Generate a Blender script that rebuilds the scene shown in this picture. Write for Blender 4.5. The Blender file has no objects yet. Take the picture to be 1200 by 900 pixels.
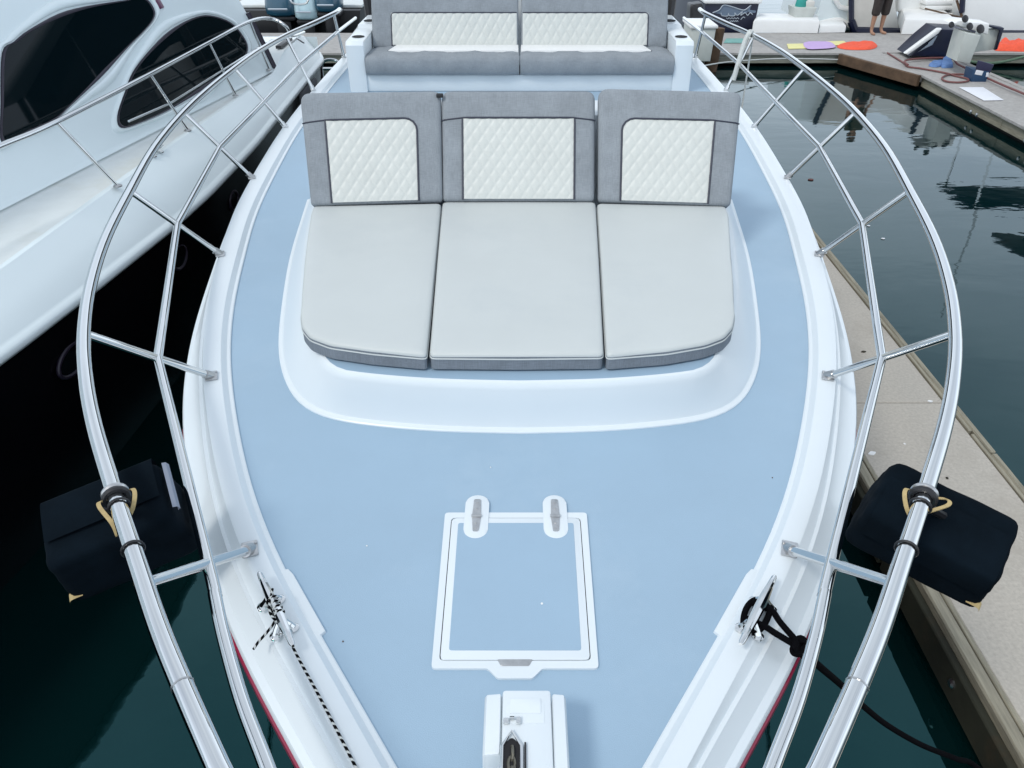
import bpy, bmesh, math, random
from mathutils import Vector, Matrix, Euler
import numpy as np
R = math.radians
random.seed(7)
SC = bpy.context.scene
COL = SC.collection

# ------------------------------------------------------------------ camera, sky, sun, exposure
FPX, CX, CY, PITCH, EYE = 900.0, 609.0, 450.0, R(33.7), 1.7
SP, CP = math.sin(PITCH), math.cos(PITCH)
cam = bpy.data.cameras.new('camera'); camo = bpy.data.objects.new('camera', cam); COL.objects.link(camo)
cam.sensor_width = 36.0; cam.lens = 36.0 * FPX / 1200.0
cam.shift_x = -(CX - 600) / 1200.0
cam.clip_start = 0.05; cam.clip_end = 2000
camo.location = (0, 0, EYE); camo.rotation_euler = (R(90) - PITCH, 0, 0)
SC.camera = camo

SUN_EL, SUN_AZ = R(52), R(228)          # azimuth measured clockwise from +Y (aft)
world = bpy.data.worlds.new('World'); SC.world = world; world.use_nodes = True
wn, wl = world.node_tree.nodes, world.node_tree.links
wn.clear()
out = wn.new('ShaderNodeOutputWorld'); bg = wn.new('ShaderNodeBackground')
sky = wn.new('ShaderNodeTexSky'); sky.sky_type = 'NISHITA'; sky.sun_disc = False
sky.sun_elevation = SUN_EL; sky.sun_rotation = SUN_AZ; sky.altitude = 0; sky.air_density = 1.0; sky.dust_density = 2.0
tc = wn.new('ShaderNodeTexCoord'); mp = wn.new('ShaderNodeMapping'); mp.inputs['Scale'].default_value = (1, 1, 2.6)
nz = wn.new('ShaderNodeTexNoise'); nz.inputs['Scale'].default_value = 2.2; nz.inputs['Detail'].default_value = 7; nz.inputs['Roughness'].default_value = .58
rp = wn.new('ShaderNodeValToRGB'); rp.color_ramp.elements[0].position = .34; rp.color_ramp.elements[0].color = (.6, .6, .6, 1)
rp.color_ramp.elements[1].position = .66; rp.color_ramp.elements[1].color = (.95, .95, .95, 1)
mx = wn.new('ShaderNodeMixRGB'); mx.inputs['Color2'].default_value = (7.8, 8.7, 9.75, 1)     # thin bright overcast
wl.new(tc.outputs['Generated'], mp.inputs['Vector']); wl.new(mp.outputs['Vector'], nz.inputs['Vector'])
wl.new(nz.outputs['Fac'], rp.inputs['Fac']); wl.new(rp.outputs['Color'], mx.inputs['Fac'])
wl.new(sky.outputs['Color'], mx.inputs['Color1'])
# an overcast sky that brightens evenly towards the horizon all round
sx = wn.new('ShaderNodeSeparateXYZ'); wl.new(tc.outputs['Generated'], sx.inputs['Vector'])
hr_ = wn.new('ShaderNodeMapRange'); hr_.interpolation_type = 'SMOOTHSTEP'; hr_.inputs['From Min'].default_value = .0; hr_.inputs['From Max'].default_value = .75; hr_.inputs['To Min'].default_value = 1.55; hr_.inputs['To Max'].default_value = .95
wl.new(sx.outputs['Z'], hr_.inputs['Value'])
hm_ = wn.new('ShaderNodeMixRGB'); hm_.blend_type = 'MULTIPLY'; hm_.inputs['Fac'].default_value = 1
wl.new(mx.outputs['Color'], hm_.inputs['Color1']); wl.new(hr_.outputs['Result'], hm_.inputs['Color2']); wl.new(hm_.outputs['Color'], bg.inputs['Color'])
bg.inputs['Strength'].default_value = 0.11; wl.new(bg.outputs['Background'], out.inputs['Surface'])

sun = bpy.data.lights.new('sun', 'SUN'); sun.energy = 1.3; sun.angle = R(12); sun.color = (1.0, .96, .9)
suno = bpy.data.objects.new('sun', sun); COL.objects.link(suno)
suno.rotation_euler = Vector((-math.sin(SUN_AZ) * math.cos(SUN_EL), -math.cos(SUN_AZ) * math.cos(SUN_EL), -math.sin(SUN_EL))).to_track_quat('-Z', 'Y').to_euler()
SC.view_settings.view_transform = 'Standard'; SC.view_settings.look = 'None'
SC.view_settings.exposure = 0.13; SC.view_settings.gamma = 1.0; SC.view_settings.use_curve_mapping = False

# ------------------------------------------------------------------ survey helpers (photograph -> metres)
def at(px, py, z):                      # point of the picture lying at height z
    d = (py - CY) / FPX; dn = SP + d * CP; fw = CP - d * SP; t = (EYE - z) / dn
    return Vector(((px - CX) / FPX * t, fw * t, z))
def atY(px, py, Y):                     # point of the picture lying at distance Y
    d = (py - CY) / FPX; dn = SP + d * CP; fw = CP - d * SP; t = Y / fw
    return Vector(((px - CX) / FPX * t, Y, EYE - dn * t))
def lerp(a, b, t): return a + (b - a) * t
def interp(x, tab):
    return float(np.interp(x, [p[0] for p in tab], [p[1] for p in tab]))
def smooth_path(pts, n=8, closed=False):
    P = [Vector(p) for p in pts]; m = len(P); o = []
    rng = range(m) if closed else range(m - 1)
    for i in rng:
        if closed: a, b, c, d = P[i - 1], P[i], P[(i + 1) % m], P[(i + 2) % m]
        else: a, b, c, d = P[max(i - 1, 0)], P[i], P[i + 1], P[min(i + 2, m - 1)]
        for k in range(n):
            t = k / n; t2, t3 = t * t, t * t * t
            o.append(.5 * ((2 * b) + (c - a) * t + (2 * a - 5 * b + 4 * c - d) * t2 + (3 * b - a - 3 * c + d) * t3))
    if not closed: o.append(P[-1].copy())
    return o

# ------------------------------------------------------------------ mesh builder
class MB:
    def __init__(s): s.b = bmesh.new()
    def faces(s, vs, fs, mi=0):
        v = [s.b.verts.new(p) for p in vs]
        for f in fs:
            try:
                q = s.b.faces.new([v[i] for i in f]); q.material_index = mi
            except ValueError: pass
        return v
    def box(s, c, size, rot=None, bev=0, seg=2, taper=1.0):
        x, y, z = [k / 2 for k in size]; c = Vector(c); tx = taper
        pts = [Vector(p) for p in ((-x, -y, -z), (x, -y, -z), (x, y, -z), (-x, y, -z), (-x * tx, -y * tx, z), (x * tx, -y * tx, z), (x * tx, y * tx, z), (-x * tx, y * tx, z))]
        m = (rot.to_matrix() if isinstance(rot, Euler) else rot) if rot else Matrix.Identity(3)
        n0 = set(s.b.edges)
        s.faces([m @ p + c for p in pts], [(0, 3, 2, 1), (4, 5, 6, 7), (0, 1, 5, 4), (1, 2, 6, 5), (2, 3, 7, 6), (3, 0, 4, 7)])
        if bev:
            bmesh.ops.bevel(s.b, geom=[e for e in s.b.edges if e not in n0], offset=bev, segments=seg, profile=.5, affect='EDGES', clamp_overlap=True)
        return s
    def tube(s, path, r, n=10, closed=False, mis=None):
        P = [Vector(p) for p in path]; m = len(P)
        rr = r if isinstance(r, (list, tuple)) else [r] * m
        T = []
        for i in range(m):
            a = P[(i - 1) % m] if closed or i else P[0]; b = P[(i + 1) % m] if closed or i < m - 1 else P[-1]
            T.append((b - a).normalized() if (b - a).length > 1e-9 else Vector((0, 0, 1)))
        u = T[0].orthogonal().normalized(); rings = []
        for i in range(m):
            u = (u - T[i] * u.dot(T[i])).normalized(); w = T[i].cross(u)
            rings.append([s.b.verts.new(P[i] + (u * math.cos(2 * math.pi * k / n) + w * math.sin(2 * math.pi * k / n)) * rr[i]) for k in range(n)])
        for i in range(m if closed else m - 1):
            A, B = rings[i], rings[(i + 1) % m]
            for k in range(n):
                f = s.b.faces.new((A[k], A[(k + 1) % n], B[(k + 1) % n], B[k]))
                if mis: f.material_index = mis(i, k)
        if not closed:
            s.b.faces.new(list(reversed(rings[0]))); s.b.faces.new(rings[-1])
        return s
    def lathe(s, prof, c=(0, 0, 0), n=20, rot=None):
        c = Vector(c); m = rot if rot else Matrix.Identity(3); rings = []
        for r, z in prof:
            rings.append([s.b.verts.new(m @ Vector((r * math.cos(2 * math.pi * k / n), r * math.sin(2 * math.pi * k / n), z)) + c) for k in range(n)])
        for A, B in zip(rings, rings[1:]):
            for k in range(n): s.b.faces.new((A[k], A[(k + 1) % n], B[(k + 1) % n], B[k]))
        s.b.faces.new(list(reversed(rings[0]))); s.b.faces.new(rings[-1])
        return s
    def prism(s, outline, f0, f1, bev=0, seg=2, topbev=True):
        """outline: 2-D points; f0/f1 map (u,v) to the bottom / top point"""
        n = len(outline)
        A = [s.b.verts.new(f0(*p)) for p in outline]; B = [s.b.verts.new(f1(*p)) for p in outline]
        top = s.b.faces.new(B); bot = s.b.faces.new(list(reversed(A)))
        for i in range(n): s.b.faces.new((A[i], A[(i + 1) % n], B[(i + 1) % n], B[i]))
        if bev:
            ed = set(top.edges) | (set(bot.edges) if not topbev else set())
            bmesh.ops.bevel(s.b, geom=list(ed), offset=bev, segments=seg, profile=.5, affect='EDGES', clamp_overlap=True)
        return s
    def flat(s, outline, z0, z1, bev=0, seg=2):
        return s.prism(outline, lambda u, v: Vector((u, v, z0)), lambda u, v: Vector((u, v, z1)), bev, seg)
    def strip(s, rows, closed_u=False, mi=None):
        V = [[s.b.verts.new(p) for p in r] for r in rows]; n = len(rows[0])
        for a, (A, B) in enumerate(zip(V, V[1:])):
            for k in range(n if closed_u else n - 1):
                f = s.b.faces.new((A[k], A[(k + 1) % n], B[(k + 1) % n], B[k]))
                if mi: f.material_index = mi(a, k)
        return V
    def build(s, name, m, parent=None, ang=35, merge=0):
        if merge: bmesh.ops.remove_doubles(s.b, verts=s.b.verts, dist=merge)
        bmesh.ops.recalc_face_normals(s.b, faces=s.b.faces)
        me = bpy.data.meshes.new(name); s.b.to_mesh(me); s.b.free()
        for k in (m if isinstance(m, (list, tuple)) else [m]): me.materials.append(k)
        me.shade_smooth(); me.set_sharp_from_angle(angle=R(ang))
        o = bpy.data.objects.new(name, me); COL.objects.link(o)
        if parent: 
            o.parent = parent
            o.matrix_parent_inverse = world_of(parent).inverted()
        return o
def world_of(o):
    m = Matrix.LocRotScale(o.location, o.rotation_euler, o.scale)
    return (world_of(o.parent) @ o.matrix_parent_inverse @ m) if o.parent else m
def tag(o, label=None, cat=None, group=None, kind=None):
    for k, v in (('label', label), ('category', cat), ('group', group), ('kind', kind)):
        if v: o[k] = v
    return o
def thing(name, loc, label, cat, group=None, kind=None, rz=0):
    o = bpy.data.objects.new(name, None); COL.objects.link(o); o.location = loc; o.rotation_euler = (0, 0, rz)
    o.empty_display_size = .1
    return tag(o, label, cat, group, kind)
def copy_tree(o, parent=None):
    c = o.copy(); COL.objects.link(c)
    if parent: c.parent = parent
    for ch in list(o.children): copy_tree(ch, c)
    return c

# ------------------------------------------------------------------ materials
MATS = {}
def mat(name, base, rough=.5, metal=0, var=0, vscale=4, bump=0, bscale=200, bdist=.001, coat=0, spec=.5, dirt=None, dscale=3, stretch=None, ior=None, rvar=0):
    m = bpy.data.materials.new(name); m.use_nodes = True; MATS[name] = m
    N, L = m.node_tree.nodes, m.node_tree.links
    p = N['Principled BSDF']; p.inputs['Base Color'].default_value = (*base, 1); p.inputs['Roughness'].default_value = rough
    p.inputs['Metallic'].default_value = metal; p.inputs['Coat Weight'].default_value = coat; p.inputs['Coat Roughness'].default_value = .08
    p.inputs['Specular IOR Level'].default_value = spec
    if ior: p.inputs['IOR'].default_value = ior
    t = N.new('ShaderNodeTexCoord'); src = t.outputs['Object']
    if stretch:
        q = N.new('ShaderNodeMapping'); q.inputs['Scale'].default_value = stretch; L.new(src, q.inputs['Vector']); src = q.outputs['Vector']
    col = None
    if var:
        n = N.new('ShaderNodeTexNoise'); n.inputs['Scale'].default_value = vscale; n.inputs['Detail'].default_value = 6; n.inputs['Roughness'].default_value = .6
        L.new(src, n.inputs['Vector'])
        r = N.new('ShaderNodeValToRGB'); r.color_ramp.elements[0].position = .3; r.color_ramp.elements[1].position = .7
        r.color_ramp.elements[0].color = (*[max(0, c * (1 - var)) for c in base], 1); r.color_ramp.elements[1].color = (*[min(1, c * (1 + var)) for c in base], 1)
        L.new(n.outputs['Fac'], r.inputs['Fac']); col = r.outputs['Color']
        if rvar:
            mr = N.new('ShaderNodeMapRange'); mr.inputs['To Min'].default_value = max(.02, rough - rvar); mr.inputs['To Max'].default_value = rough + rvar
            L.new(n.outputs['Fac'], mr.inputs['Value']); L.new(mr.outputs['Result'], p.inputs['Roughness'])
    if dirt:
        n = N.new('ShaderNodeTexNoise'); n.inputs['Scale'].default_value = dscale; n.inputs['Detail'].default_value = 8; n.inputs['Roughness'].default_value = .7
        L.new(src, n.inputs['Vector'])
        r = N.new('ShaderNodeValToRGB'); r.color_ramp.elements[0].position = .52; r.color_ramp.elements[1].position = .74
        x = N.new('ShaderNodeMixRGB'); x.inputs['Color2'].default_value = (*dirt, 1); x.inputs['Color1'].default_value = (*base, 1)
        L.new(n.outputs['Fac'], r.inputs['Fac']); L.new(r.outputs['Color'], x.inputs['Fac'])
        if col: L.new(col, x.inputs['Color1'])
        col = x.outputs['Color']
    if col: L.new(col, p.inputs['Base Color'])
    if bump:
        n = N.new('ShaderNodeTexNoise'); n.inputs['Scale'].default_value = bscale; n.inputs['Detail'].default_value = 3
        L.new(src, n.inputs['Vector'])
        b = N.new('ShaderNodeBump'); b.inputs['Strength'].default_value = bump; b.inputs['Distance'].default_value = bdist
        L.new(n.outputs['Fac'], b.inputs['Height']); L.new(b.outputs['Normal'], p.inputs['Normal'])
    return m
GEL = mat('white_gelcoat', (.685, .74, .77), .30, var=.02, vscale=1.2)
NONSKID = mat('pale_blue_nonskid', (.310, .435, .548), .50, var=.045, vscale=1.3, bump=.5, bscale=380, bdist=.0014, dirt=(.36, .48, .585), dscale=.9, rvar=.10)
NONSKID2 = mat('hatch_blue_nonskid', (.305, .43, .545), .5, var=.03, vscale=2.0, bump=.35, bscale=420, bdist=.0012)
STEEL = mat('polished_steel', (.68, .69, .69), .055, 1, var=.02, vscale=9)
STEELD = mat('worn_steel', (.50, .50, .50), .3, 1, var=.15, vscale=40)
CREAM = mat('cream_vinyl', (.515, .545, .535), .5, var=.02, vscale=3, bump=.15, bscale=14, bdist=.004, dirt=(.485, .518, .515), dscale=1.8)
CREAMQ = mat('quilted_cream_vinyl', (.56, .58, .55), .45, var=.03, vscale=6, bump=.2, bscale=300, bdist=.0006)
def fabric(name, base):
    m = mat(name, base, .85, var=.10, vscale=9, spec=.2)
    N, L = m.node_tree.nodes, m.node_tree.links; p = N['Principled BSDF']
    t = N.new('ShaderNodeTexCoord'); ws = []
    for sc in ((600, 25, 25), (25, 600, 600)):
        q = N.new('ShaderNodeMapping'); q.inputs['Scale'].default_value = sc; n = N.new('ShaderNodeTexNoise'); n.inputs['Scale'].default_value = 1; n.inputs['Detail'].default_value = 2
        L.new(t.outputs['Object'], q.inputs['Vector']); L.new(q.outputs['Vector'], n.inputs['Vector']); ws.append(n.outputs['Fac'])
    a = N.new('ShaderNodeMath'); a.operation = 'ADD'; L.new(ws[0], a.inputs[0]); L.new(ws[1], a.inputs[1])
    ramp = [n for n in N if n.type == 'VALTORGB'][0]
    mr = N.new('ShaderNodeMapRange'); mr.inputs['From Min'].default_value = .7; mr.inputs['From Max'].default_value = 1.3; mr.inputs['To Min'].default_value = .84; mr.inputs['To Max'].default_value = 1.16
    L.new(a.outputs[0], mr.inputs['Value'])
    x = N.new('ShaderNodeMixRGB'); x.blend_type = 'MULTIPLY'; x.inputs['Fac'].default_value = 1; L.new(ramp.outputs['Color'], x.inputs['Color1']); L.new(mr.outputs['Result'], x.inputs['Color2'])
    L.new(x.outputs['Color'], p.inputs['Base Color'])
    n2 = N.new('ShaderNodeTexNoise'); n2.inputs['Scale'].default_value = 11; n2.inputs['Detail'].default_value = 3; L.new(t.outputs['Object'], n2.inputs['Vector'])
    b = N.new('ShaderNodeBump'); b.inputs['Strength'].default_value = .35; b.inputs['Distance'].default_value = .004; L.new(n2.outputs['Fac'], b.inputs['Height'])
    b2 = N.new('ShaderNodeBump'); b2.inputs['Strength'].default_value = .3; b2.inputs['Distance'].default_value = .0008; L.new(a.outputs[0], b2.inputs['Height']); L.new(b.outputs['Normal'], b2.inputs['Normal'])
    L.new(b2.outputs['Normal'], p.inputs['Normal'])
    return m
GREYF = fabric('grey_woven_fabric', (.25, .275, .298))
GREYB = fabric('grey_woven_band', (.19, .215, .245))
PIPE = mat('dark_piping', (.025, .03, .05), .5)
RED = mat('crimson_paint', (.26, .012, .045), .3, var=.05, coat=.4)
BLACK = mat('black_plastic', (.012, .012, .014), .4)
HOLE = mat('dark_recess', (.01, .01, .012), .8)
CANVAS = mat('black_canvas', (.003, .0065, .0105), .95, var=.3, vscale=7, bump=.5, bscale=14, bdist=.008, spec=.06)
CANVASI = mat('pale_bag_lining', (.22, .25, .31), .8)
STRAP = mat('tan_webbing', (.42, .32, .15), .8, var=.15, vscale=60, bump=.4, bscale=400)
ROPEB = mat('black_rope', (.003, .003, .004), .95, var=.3, vscale=60, bump=.6, bscale=160, bdist=.002, spec=.05)
ROPEW = mat('pale_rope', (.55, .57, .55), .8, var=.1, vscale=80, bump=.6, bscale=200, bdist=.002)
BRASS = mat('galvanised_chain', (.17, .16, .13), .45, .8, var=.2, vscale=60)
GLASS = mat('tinted_black_glass', (.002, .006, .008), .03, spec=.28, ior=1.35)
NAVY = mat('navy_paint', (.003, .006, .027), .4)
GASKET = mat('window_gasket', (.02, .015, .03), .4)
BLACKHULL = mat('black_hull_paint', (.003, .003, .0045), .2, var=.2, vscale=2, spec=.15)
NBWHITE = mat('neighbour_gelcoat', (.73, .81, .83), .25, var=.015, vscale=1.0, coat=.2)
NBDECK = mat('neighbour_side_deck', (.64, .68, .68), .6, var=.04, vscale=6, dirt=(.58, .60, .56), dscale=1.6)
CONC = mat('weathered_concrete', (.43, .40, .35), .9, var=.13, vscale=55, bump=.5, bscale=90, bdist=.003, dirt=(.34, .31, .265), dscale=1.5)
CONC2 = mat('grey_dock_concrete', (.36, .35, .335), .9, var=.14, vscale=14, bump=.5, bscale=60, bdist=.003, dirt=(.26, .25, .24), dscale=1.1)
WOOD = mat('weathered_timber', (.27, .25, .19), .85, var=.28, vscale=6, bump=.6, bscale=30, bdist=.004, stretch=(9, .7, 9), dirt=(.15, .14, .10), dscale=2.5)
WOODG = mat('green_stained_timber', (.018, .019, .010), .85, var=.45, vscale=3, bump=.6, bscale=20, bdist=.004, dirt=(.05, .027, .009), dscale=1.6)
WOODX = mat('weathered_timber_across', (.25, .25, .21), .85, var=.3, vscale=6, bump=.6, bscale=30, bdist=.004, stretch=(.7, 9, 9), dirt=(.14, .15, .10), dscale=2.5)
FLOAT = mat('black_dock_float', (.006, .006, .006), .8, var=.3, vscale=4)
SKIN = mat('tanned_skin', (.36, .20, .13), .55, var=.1, vscale=20)
SHORTS = mat('dark_brown_cotton', (.035, .028, .026), .9, var=.2, vscale=15, bump=.5, bscale=20, bdist=.01)
SHIRT = mat('dark_olive_cotton', (.05, .05, .03), .9, var=.1, vscale=10, bump=.5, bscale=16, bdist=.01)
HAIR = mat('dark_hair', (.02, .015, .012), .6, bump=.8, bscale=120, bdist=.004)
WHITE = mat('white_vinyl', (.78, .79, .78), .45, var=.03, vscale=3, bump=.3, bscale=6, bdist=.01)
OFFWHITE = mat('offwhite_boat_cover', (.62, .61, .57), .6, var=.05, vscale=3, bump=.5, bscale=4, bdist=.02)
TEALC = mat('teal_blue_cowling', (.016, .075, .125), .3, coat=.5, var=.1, vscale=3)
PALEBLUE = mat('pale_blue_cowling', (.50, .68, .74), .3, coat=.4, var=.08, vscale=3)
ORANGE = mat('orange_red_fabric', (.80, .10, .045), .75, var=.12, vscale=20, bump=.6, bscale=30, bdist=.01)
LILAC = mat('lilac_towel', (.50, .36, .62), .9, var=.05, vscale=10, bump=.5, bscale=40, bdist=.006)
YELLOW = mat('pale_yellow_towel', (.72, .68, .32), .9, var=.05, vscale=10, bump=.5, bscale=40, bdist=.006)
TEALM = mat('faded_teal_mat', (.17, .36, .33), .9, var=.12, vscale=8)
BLUERAG = mat('light_blue_cloth', (.12, .22, .45), .9, var=.2, vscale=14)
HOSE = mat('dusty_red_hose', (.17, .065, .06), .6, var=.15, vscale=20)
BUCKET = mat('dull_white_plastic', (.50, .53, .50), .5, var=.06, vscale=6)
GREENM = mat('weed_green_rope', (.10, .16, .11), .9, var=.2, vscale=20)
EMBLEM = mat('pale_emblem_paint', (.40, .46, .52), .5)
PAPER = mat('white_sheet', (.72, .74, .78), .7, var=.03)
TEALOBJ = mat('teal_plastic', (.03, .30, .26), .5)
BROWN = mat('brown_piling', (.10, .06, .035), .9, var=.35, vscale=5, bump=.7, bscale=20, bdist=.01)
GREYP = mat('grey_fender_board', (.16, .17, .19), .7, var=.1, vscale=4)
PURPLE = mat('plum_badge', (.10, .015, .06), .4)

# ------------------------------------------------------------------ water
ZW = -1.45
w = MB(); w.faces([(-600, -300, ZW), (600, -300, ZW), (600, 900, ZW), (-600, 900, ZW)], [(0, 1, 2, 3)])
WATER = mat('harbour_water', (.0010, .0105, .0110), .010, spec=.5, ior=1.56)
WATER.node_tree.nodes['Principled BSDF'].inputs['Specular Tint'].default_value = (.26, .88, .95, 1)
N, L = WATER.node_tree.nodes, WATER.node_tree.links; p = N['Principled BSDF']
t = N.new('ShaderNodeTexCoord'); prev = None
for sc, st, di in (((.45, .9, 1), .16, .05), ((2.0, 3.6, 1), .06, .02)):
    q = N.new('ShaderNodeMapping'); q.inputs['Scale'].default_value = sc; n = N.new('ShaderNodeTexNoise'); n.inputs['Scale'].default_value = 1; n.inputs['Detail'].default_value = 4; n.inputs['Distortion'].default_value = .4
    L.new(t.outputs['Object'], q.inputs['Vector']); L.new(q.outputs['Vector'], n.inputs['Vector'])
    b = N.new('ShaderNodeBump'); b.inputs['Strength'].default_value = st; b.inputs['Distance'].default_value = di; L.new(n.outputs['Fac'], b.inputs['Height'])
    if prev: L.new(prev.outputs['Normal'], b.inputs['Normal'])
    prev = b
L.new(prev.outputs['Normal'], p.inputs['Normal'])
tag(w.build('water', WATER), 'dark teal harbour water lying between the boats and docks', kind='structure')

# ------------------------------------------------------------------ docks
ZD = -1.2
def fascia(parent, a, b, out_dir, top_w, h, m_top, m_side, seg=3.0, name='edge_board', drop=0.0):
    """row of timber boards from a to b (XY), each its own piece, top flush just proud of the slabs"""
    a, b = Vector((*a, 0)), Vector((*b, 0)); d = (b - a); ln = d.length; d.normalize(); n = max(1, round(ln / seg)); o = Vector((*out_dir, 0))
    ang = math.atan2(d.y, d.x)
    for i in range(n):
        s0, s1 = ln * i / n + .004, ln * (i + 1) / n - .004
        c = a + d * (s0 + s1) / 2
        for (off, wd, zt, hh, mm, nm) in ((top_w / 2, top_w, ZD + .012 + random.uniform(-.004, .004), .045, m_top, name), (top_w - .03, .05, ZD - .036, h, m_side, 'fascia_board')):
            mb = MB(); mb.box(Vector((c.x, c.y, zt - hh / 2)) + o * off, (s1 - s0, wd, hh), Euler((0, 0, ang)), bev=.006, seg=1)
            mb.build(nm, mm, parent)
def slabs(parent, x0, x1, y0, y1, nx, ny, m, th=.12, gap=.008):
    for i in range(nx):
        for j in range(ny):
            a, b = lerp(x0, x1, i / nx), lerp(x0, x1, (i + 1) / nx); c, d = lerp(y0, y1, j / ny), lerp(y0, y1, (j + 1) / ny)
            MB().box(((a + b) / 2, (c + d) / 2, ZD - th / 2 + random.uniform(-.002, .002)), (b - a - gap, d - c - gap, th), bev=.006, seg=1).build('concrete_slab', m, parent)

# finger pier beside the boat
f1 = thing('finger_dock', (2.38, 4, ZD), 'narrow concrete finger dock with timber edges along the boat\'s side', None, kind='structure')
XI, XO_ = 1.965, 2.86
YJ = 4.13
for j in range(-2, 4):
    a, b = YJ + 3.9 * (j - 1), YJ + 3.9 * j
    b = min(b, 15.7)
    if a < 15.6: MB().box(((XI + .094 + XO_ - .072) / 2, (a + b) / 2, ZD - .06), (XO_ - XI - .166, b - a - .008, .12), bev=.006, seg=1).build('concrete_slab', CONC, f1)
for (xa, sgn, tw) in ((XI, 1, .062), (XO_, -1, .040)):
    yy = -7.0; k = 0
    while yy < 15.6:
        ln = (3.4, 4.2, 3.0, 4.6)[k % 4]; y1 = min(yy + ln, 15.68)
        zt = ZD + random.uniform(.006, .014)
        MB().box((xa + sgn * tw / 2, (yy + y1) / 2, zt - .08), (tw, y1 - yy - .008, .16), bev=.008, seg=1).build('edge_board', WOOD, f1)
        MB().box((xa + sgn * (tw + .016), (yy + y1) / 2 + .2, zt - .075), (.024, y1 - yy - .03, .15), bev=.004, seg=1).build('edge_board', WOOD, f1)
        yy = y1; k += 1
for k in range(7):                              # lower, weed-stained rubbing boards on the side the boat lies at
    y0 = -7 + 3.3 * k
    MB().box((XI - .022, y0 + 1.64, ZD - .115), (.04, 3.27, .17), bev=.006, seg=1).build('fascia_board', WOODG, f1)
    for yb in (.7, 2.5):
        MB().lathe([(.022, 0), (.022, .008), (.012, .016)], (XI - .042, y0 + yb, ZD - .10), 8, Euler((0, R(-90), 0)).to_matrix()).build('bolt', STEELD, f1)
MB().box(((XI + XO_) / 2, 4.3, ZD - .30), (XO_ - XI - .16, 22.6, .34)).build('float', FLOAT, f1)

# main walkway across the end of the slip
f2 = thing('main_dock', (0, 16.9, ZD), 'grey concrete walkway across the far end of the slip', None, kind='structure')
Y0, Y1 = 15.78, 18.05
slabs(f2, -15, 21, Y0 + .1, Y1, 12, 1, CONC2)
fascia(f2, (-15, Y0), (6.2, Y0), (0, 1), .1, .15, CONC2, WOODX, 2.6)
fascia(f2, (8.15, Y0), (21, Y0), (0, 1), .1, .15, CONC2, WOODX, 2.6)
MB().box((3, (Y0 + Y1) / 2 + .25, ZD - .34), (36, Y1 - Y0 - .6, .42)).build('float', FLOAT, f2)

# second finger pier on the right, with its corner gusset
f3 = thing('side_dock', (7.5, 9, ZD), 'second concrete finger dock at the right holding the hose and crates', None, kind='structure')
slabs(f3, 6.98, 8.06, -2.0, Y0, 1, 6, CONC2)
fascia(f3, (6.88, 13.9), (6.88, -2.0), (1, 0), .1, .15, CONC2, WOOD, 2.6)
fascia(f3, (8.16, -2.0), (8.16, Y0), (-1, 0), .1, .15, CONC2, WOOD, 2.6)
MB().flat([(6.2, Y0 - .01), (6.86, 13.92), (6.97, 13.92), (6.97, Y0 + .09), (6.2, Y0 + .09)], ZD - .12, ZD + .004, bev=.006, seg=1).build('corner_gusset', CONC2, f3)
a, b = Vector((6.16, Y0 - .03, 0)), Vector((6.87, 13.86, 0)); c = (a + b) / 2; dd = b - a
MB().box((c.x - .03, c.y - .02, ZD - .085), (dd.length, .07, .18), Euler((0, 0, math.atan2(dd.y, dd.x))), bev=.008, seg=1).build('gusset_board', BROWN, f3)
for yb in (8.9, 10.4, 11.9):
    for s in (-.09, .09):
        MB().lathe([(.03, 0), (.03, .01), (.016, .02)], (6.852, yb + s, ZD - .13), 8, Euler((0, R(-90), 0)).to_matrix()).build('bolt', STEELD, f3)
MB().box((7.52, 6.8, ZD - .34), (1.0, 17.6, .42)).build('float', FLOAT, f3)

# ------------------------------------------------------------------ the boat we stand on
boat = thing('sport_boat', (0, 5, ZW), 'white sport boat with pale blue foredeck and stainless bow rails', 'boat')
BT = [(0, .60), (.10, .70), (.19, .835), (.278, .971), (.407, 1.156), (.54, 1.345), (.68, 1.552), (.73, 1.629), (.828, 1.80), (.936, 2.023), (1.037, 2.266), (1.15, 2.549), (1.26, 2.884), (1.362, 3.285), (1.458, 3.776), (1.57, 4.389), (1.665, 5.3), (1.735, 6.2), (1.775, 7.4), (1.79, 8.7), (1.78, 10.8)]
half = smooth_path([(x, y, 0) for x, y in BT], 5)
half[0] = Vector((0, .60, 0))
def even(path, step):
    o = [path[0].copy()]; acc = 0
    for a, b in zip(path, path[1:]):
        ln = (b - a).length; k = step - acc
        while k <= ln: o.append(a.lerp(b, k / ln)); k += step
        acc = (acc + ln) % step
    o.append(path[-1].copy()); return o
def relax(path, it):
    for _ in range(it):
        path = [path[0]] + [path[i] * .5 + (path[i - 1] + path[i + 1]) * .25 for i in range(1, len(path) - 1)] + [path[-1]]
    return path
half = relax(even(half, .08), 14)
def full(h): return [Vector((-p.x, p.y, p.z)) for p in reversed(h[1:])] + h
BP = full(half); NB = len(BP)
NRM = []
for i in range(NB):
    tdir = (BP[min(i + 1, NB - 1)] - BP[max(i - 1, 0)]).normalized(); NRM.append(Vector((tdir.y, -tdir.x, 0)))
def edge(off):                                      # outline moved outwards by off(Y), per point
    o = []; D = [off(q.y) for q in BP]; d_ = [v[0] for v in D]
    for _ in range(10): d_ = [d_[0]] + [d_[i] * .5 + (d_[i - 1] + d_[i + 1]) * .25 for i in range(1, NB - 1)] + [d_[-1]]
    for q, n, d, v in zip(BP, NRM, d_, D): o.append(Vector((q.x + n.x * d, q.y + n.y * d, v[1])))
    return o
dD = lambda y: interp(y, [(1.0, .088), (1.8, .092), (4.3, .125), (12, .13)])
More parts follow.
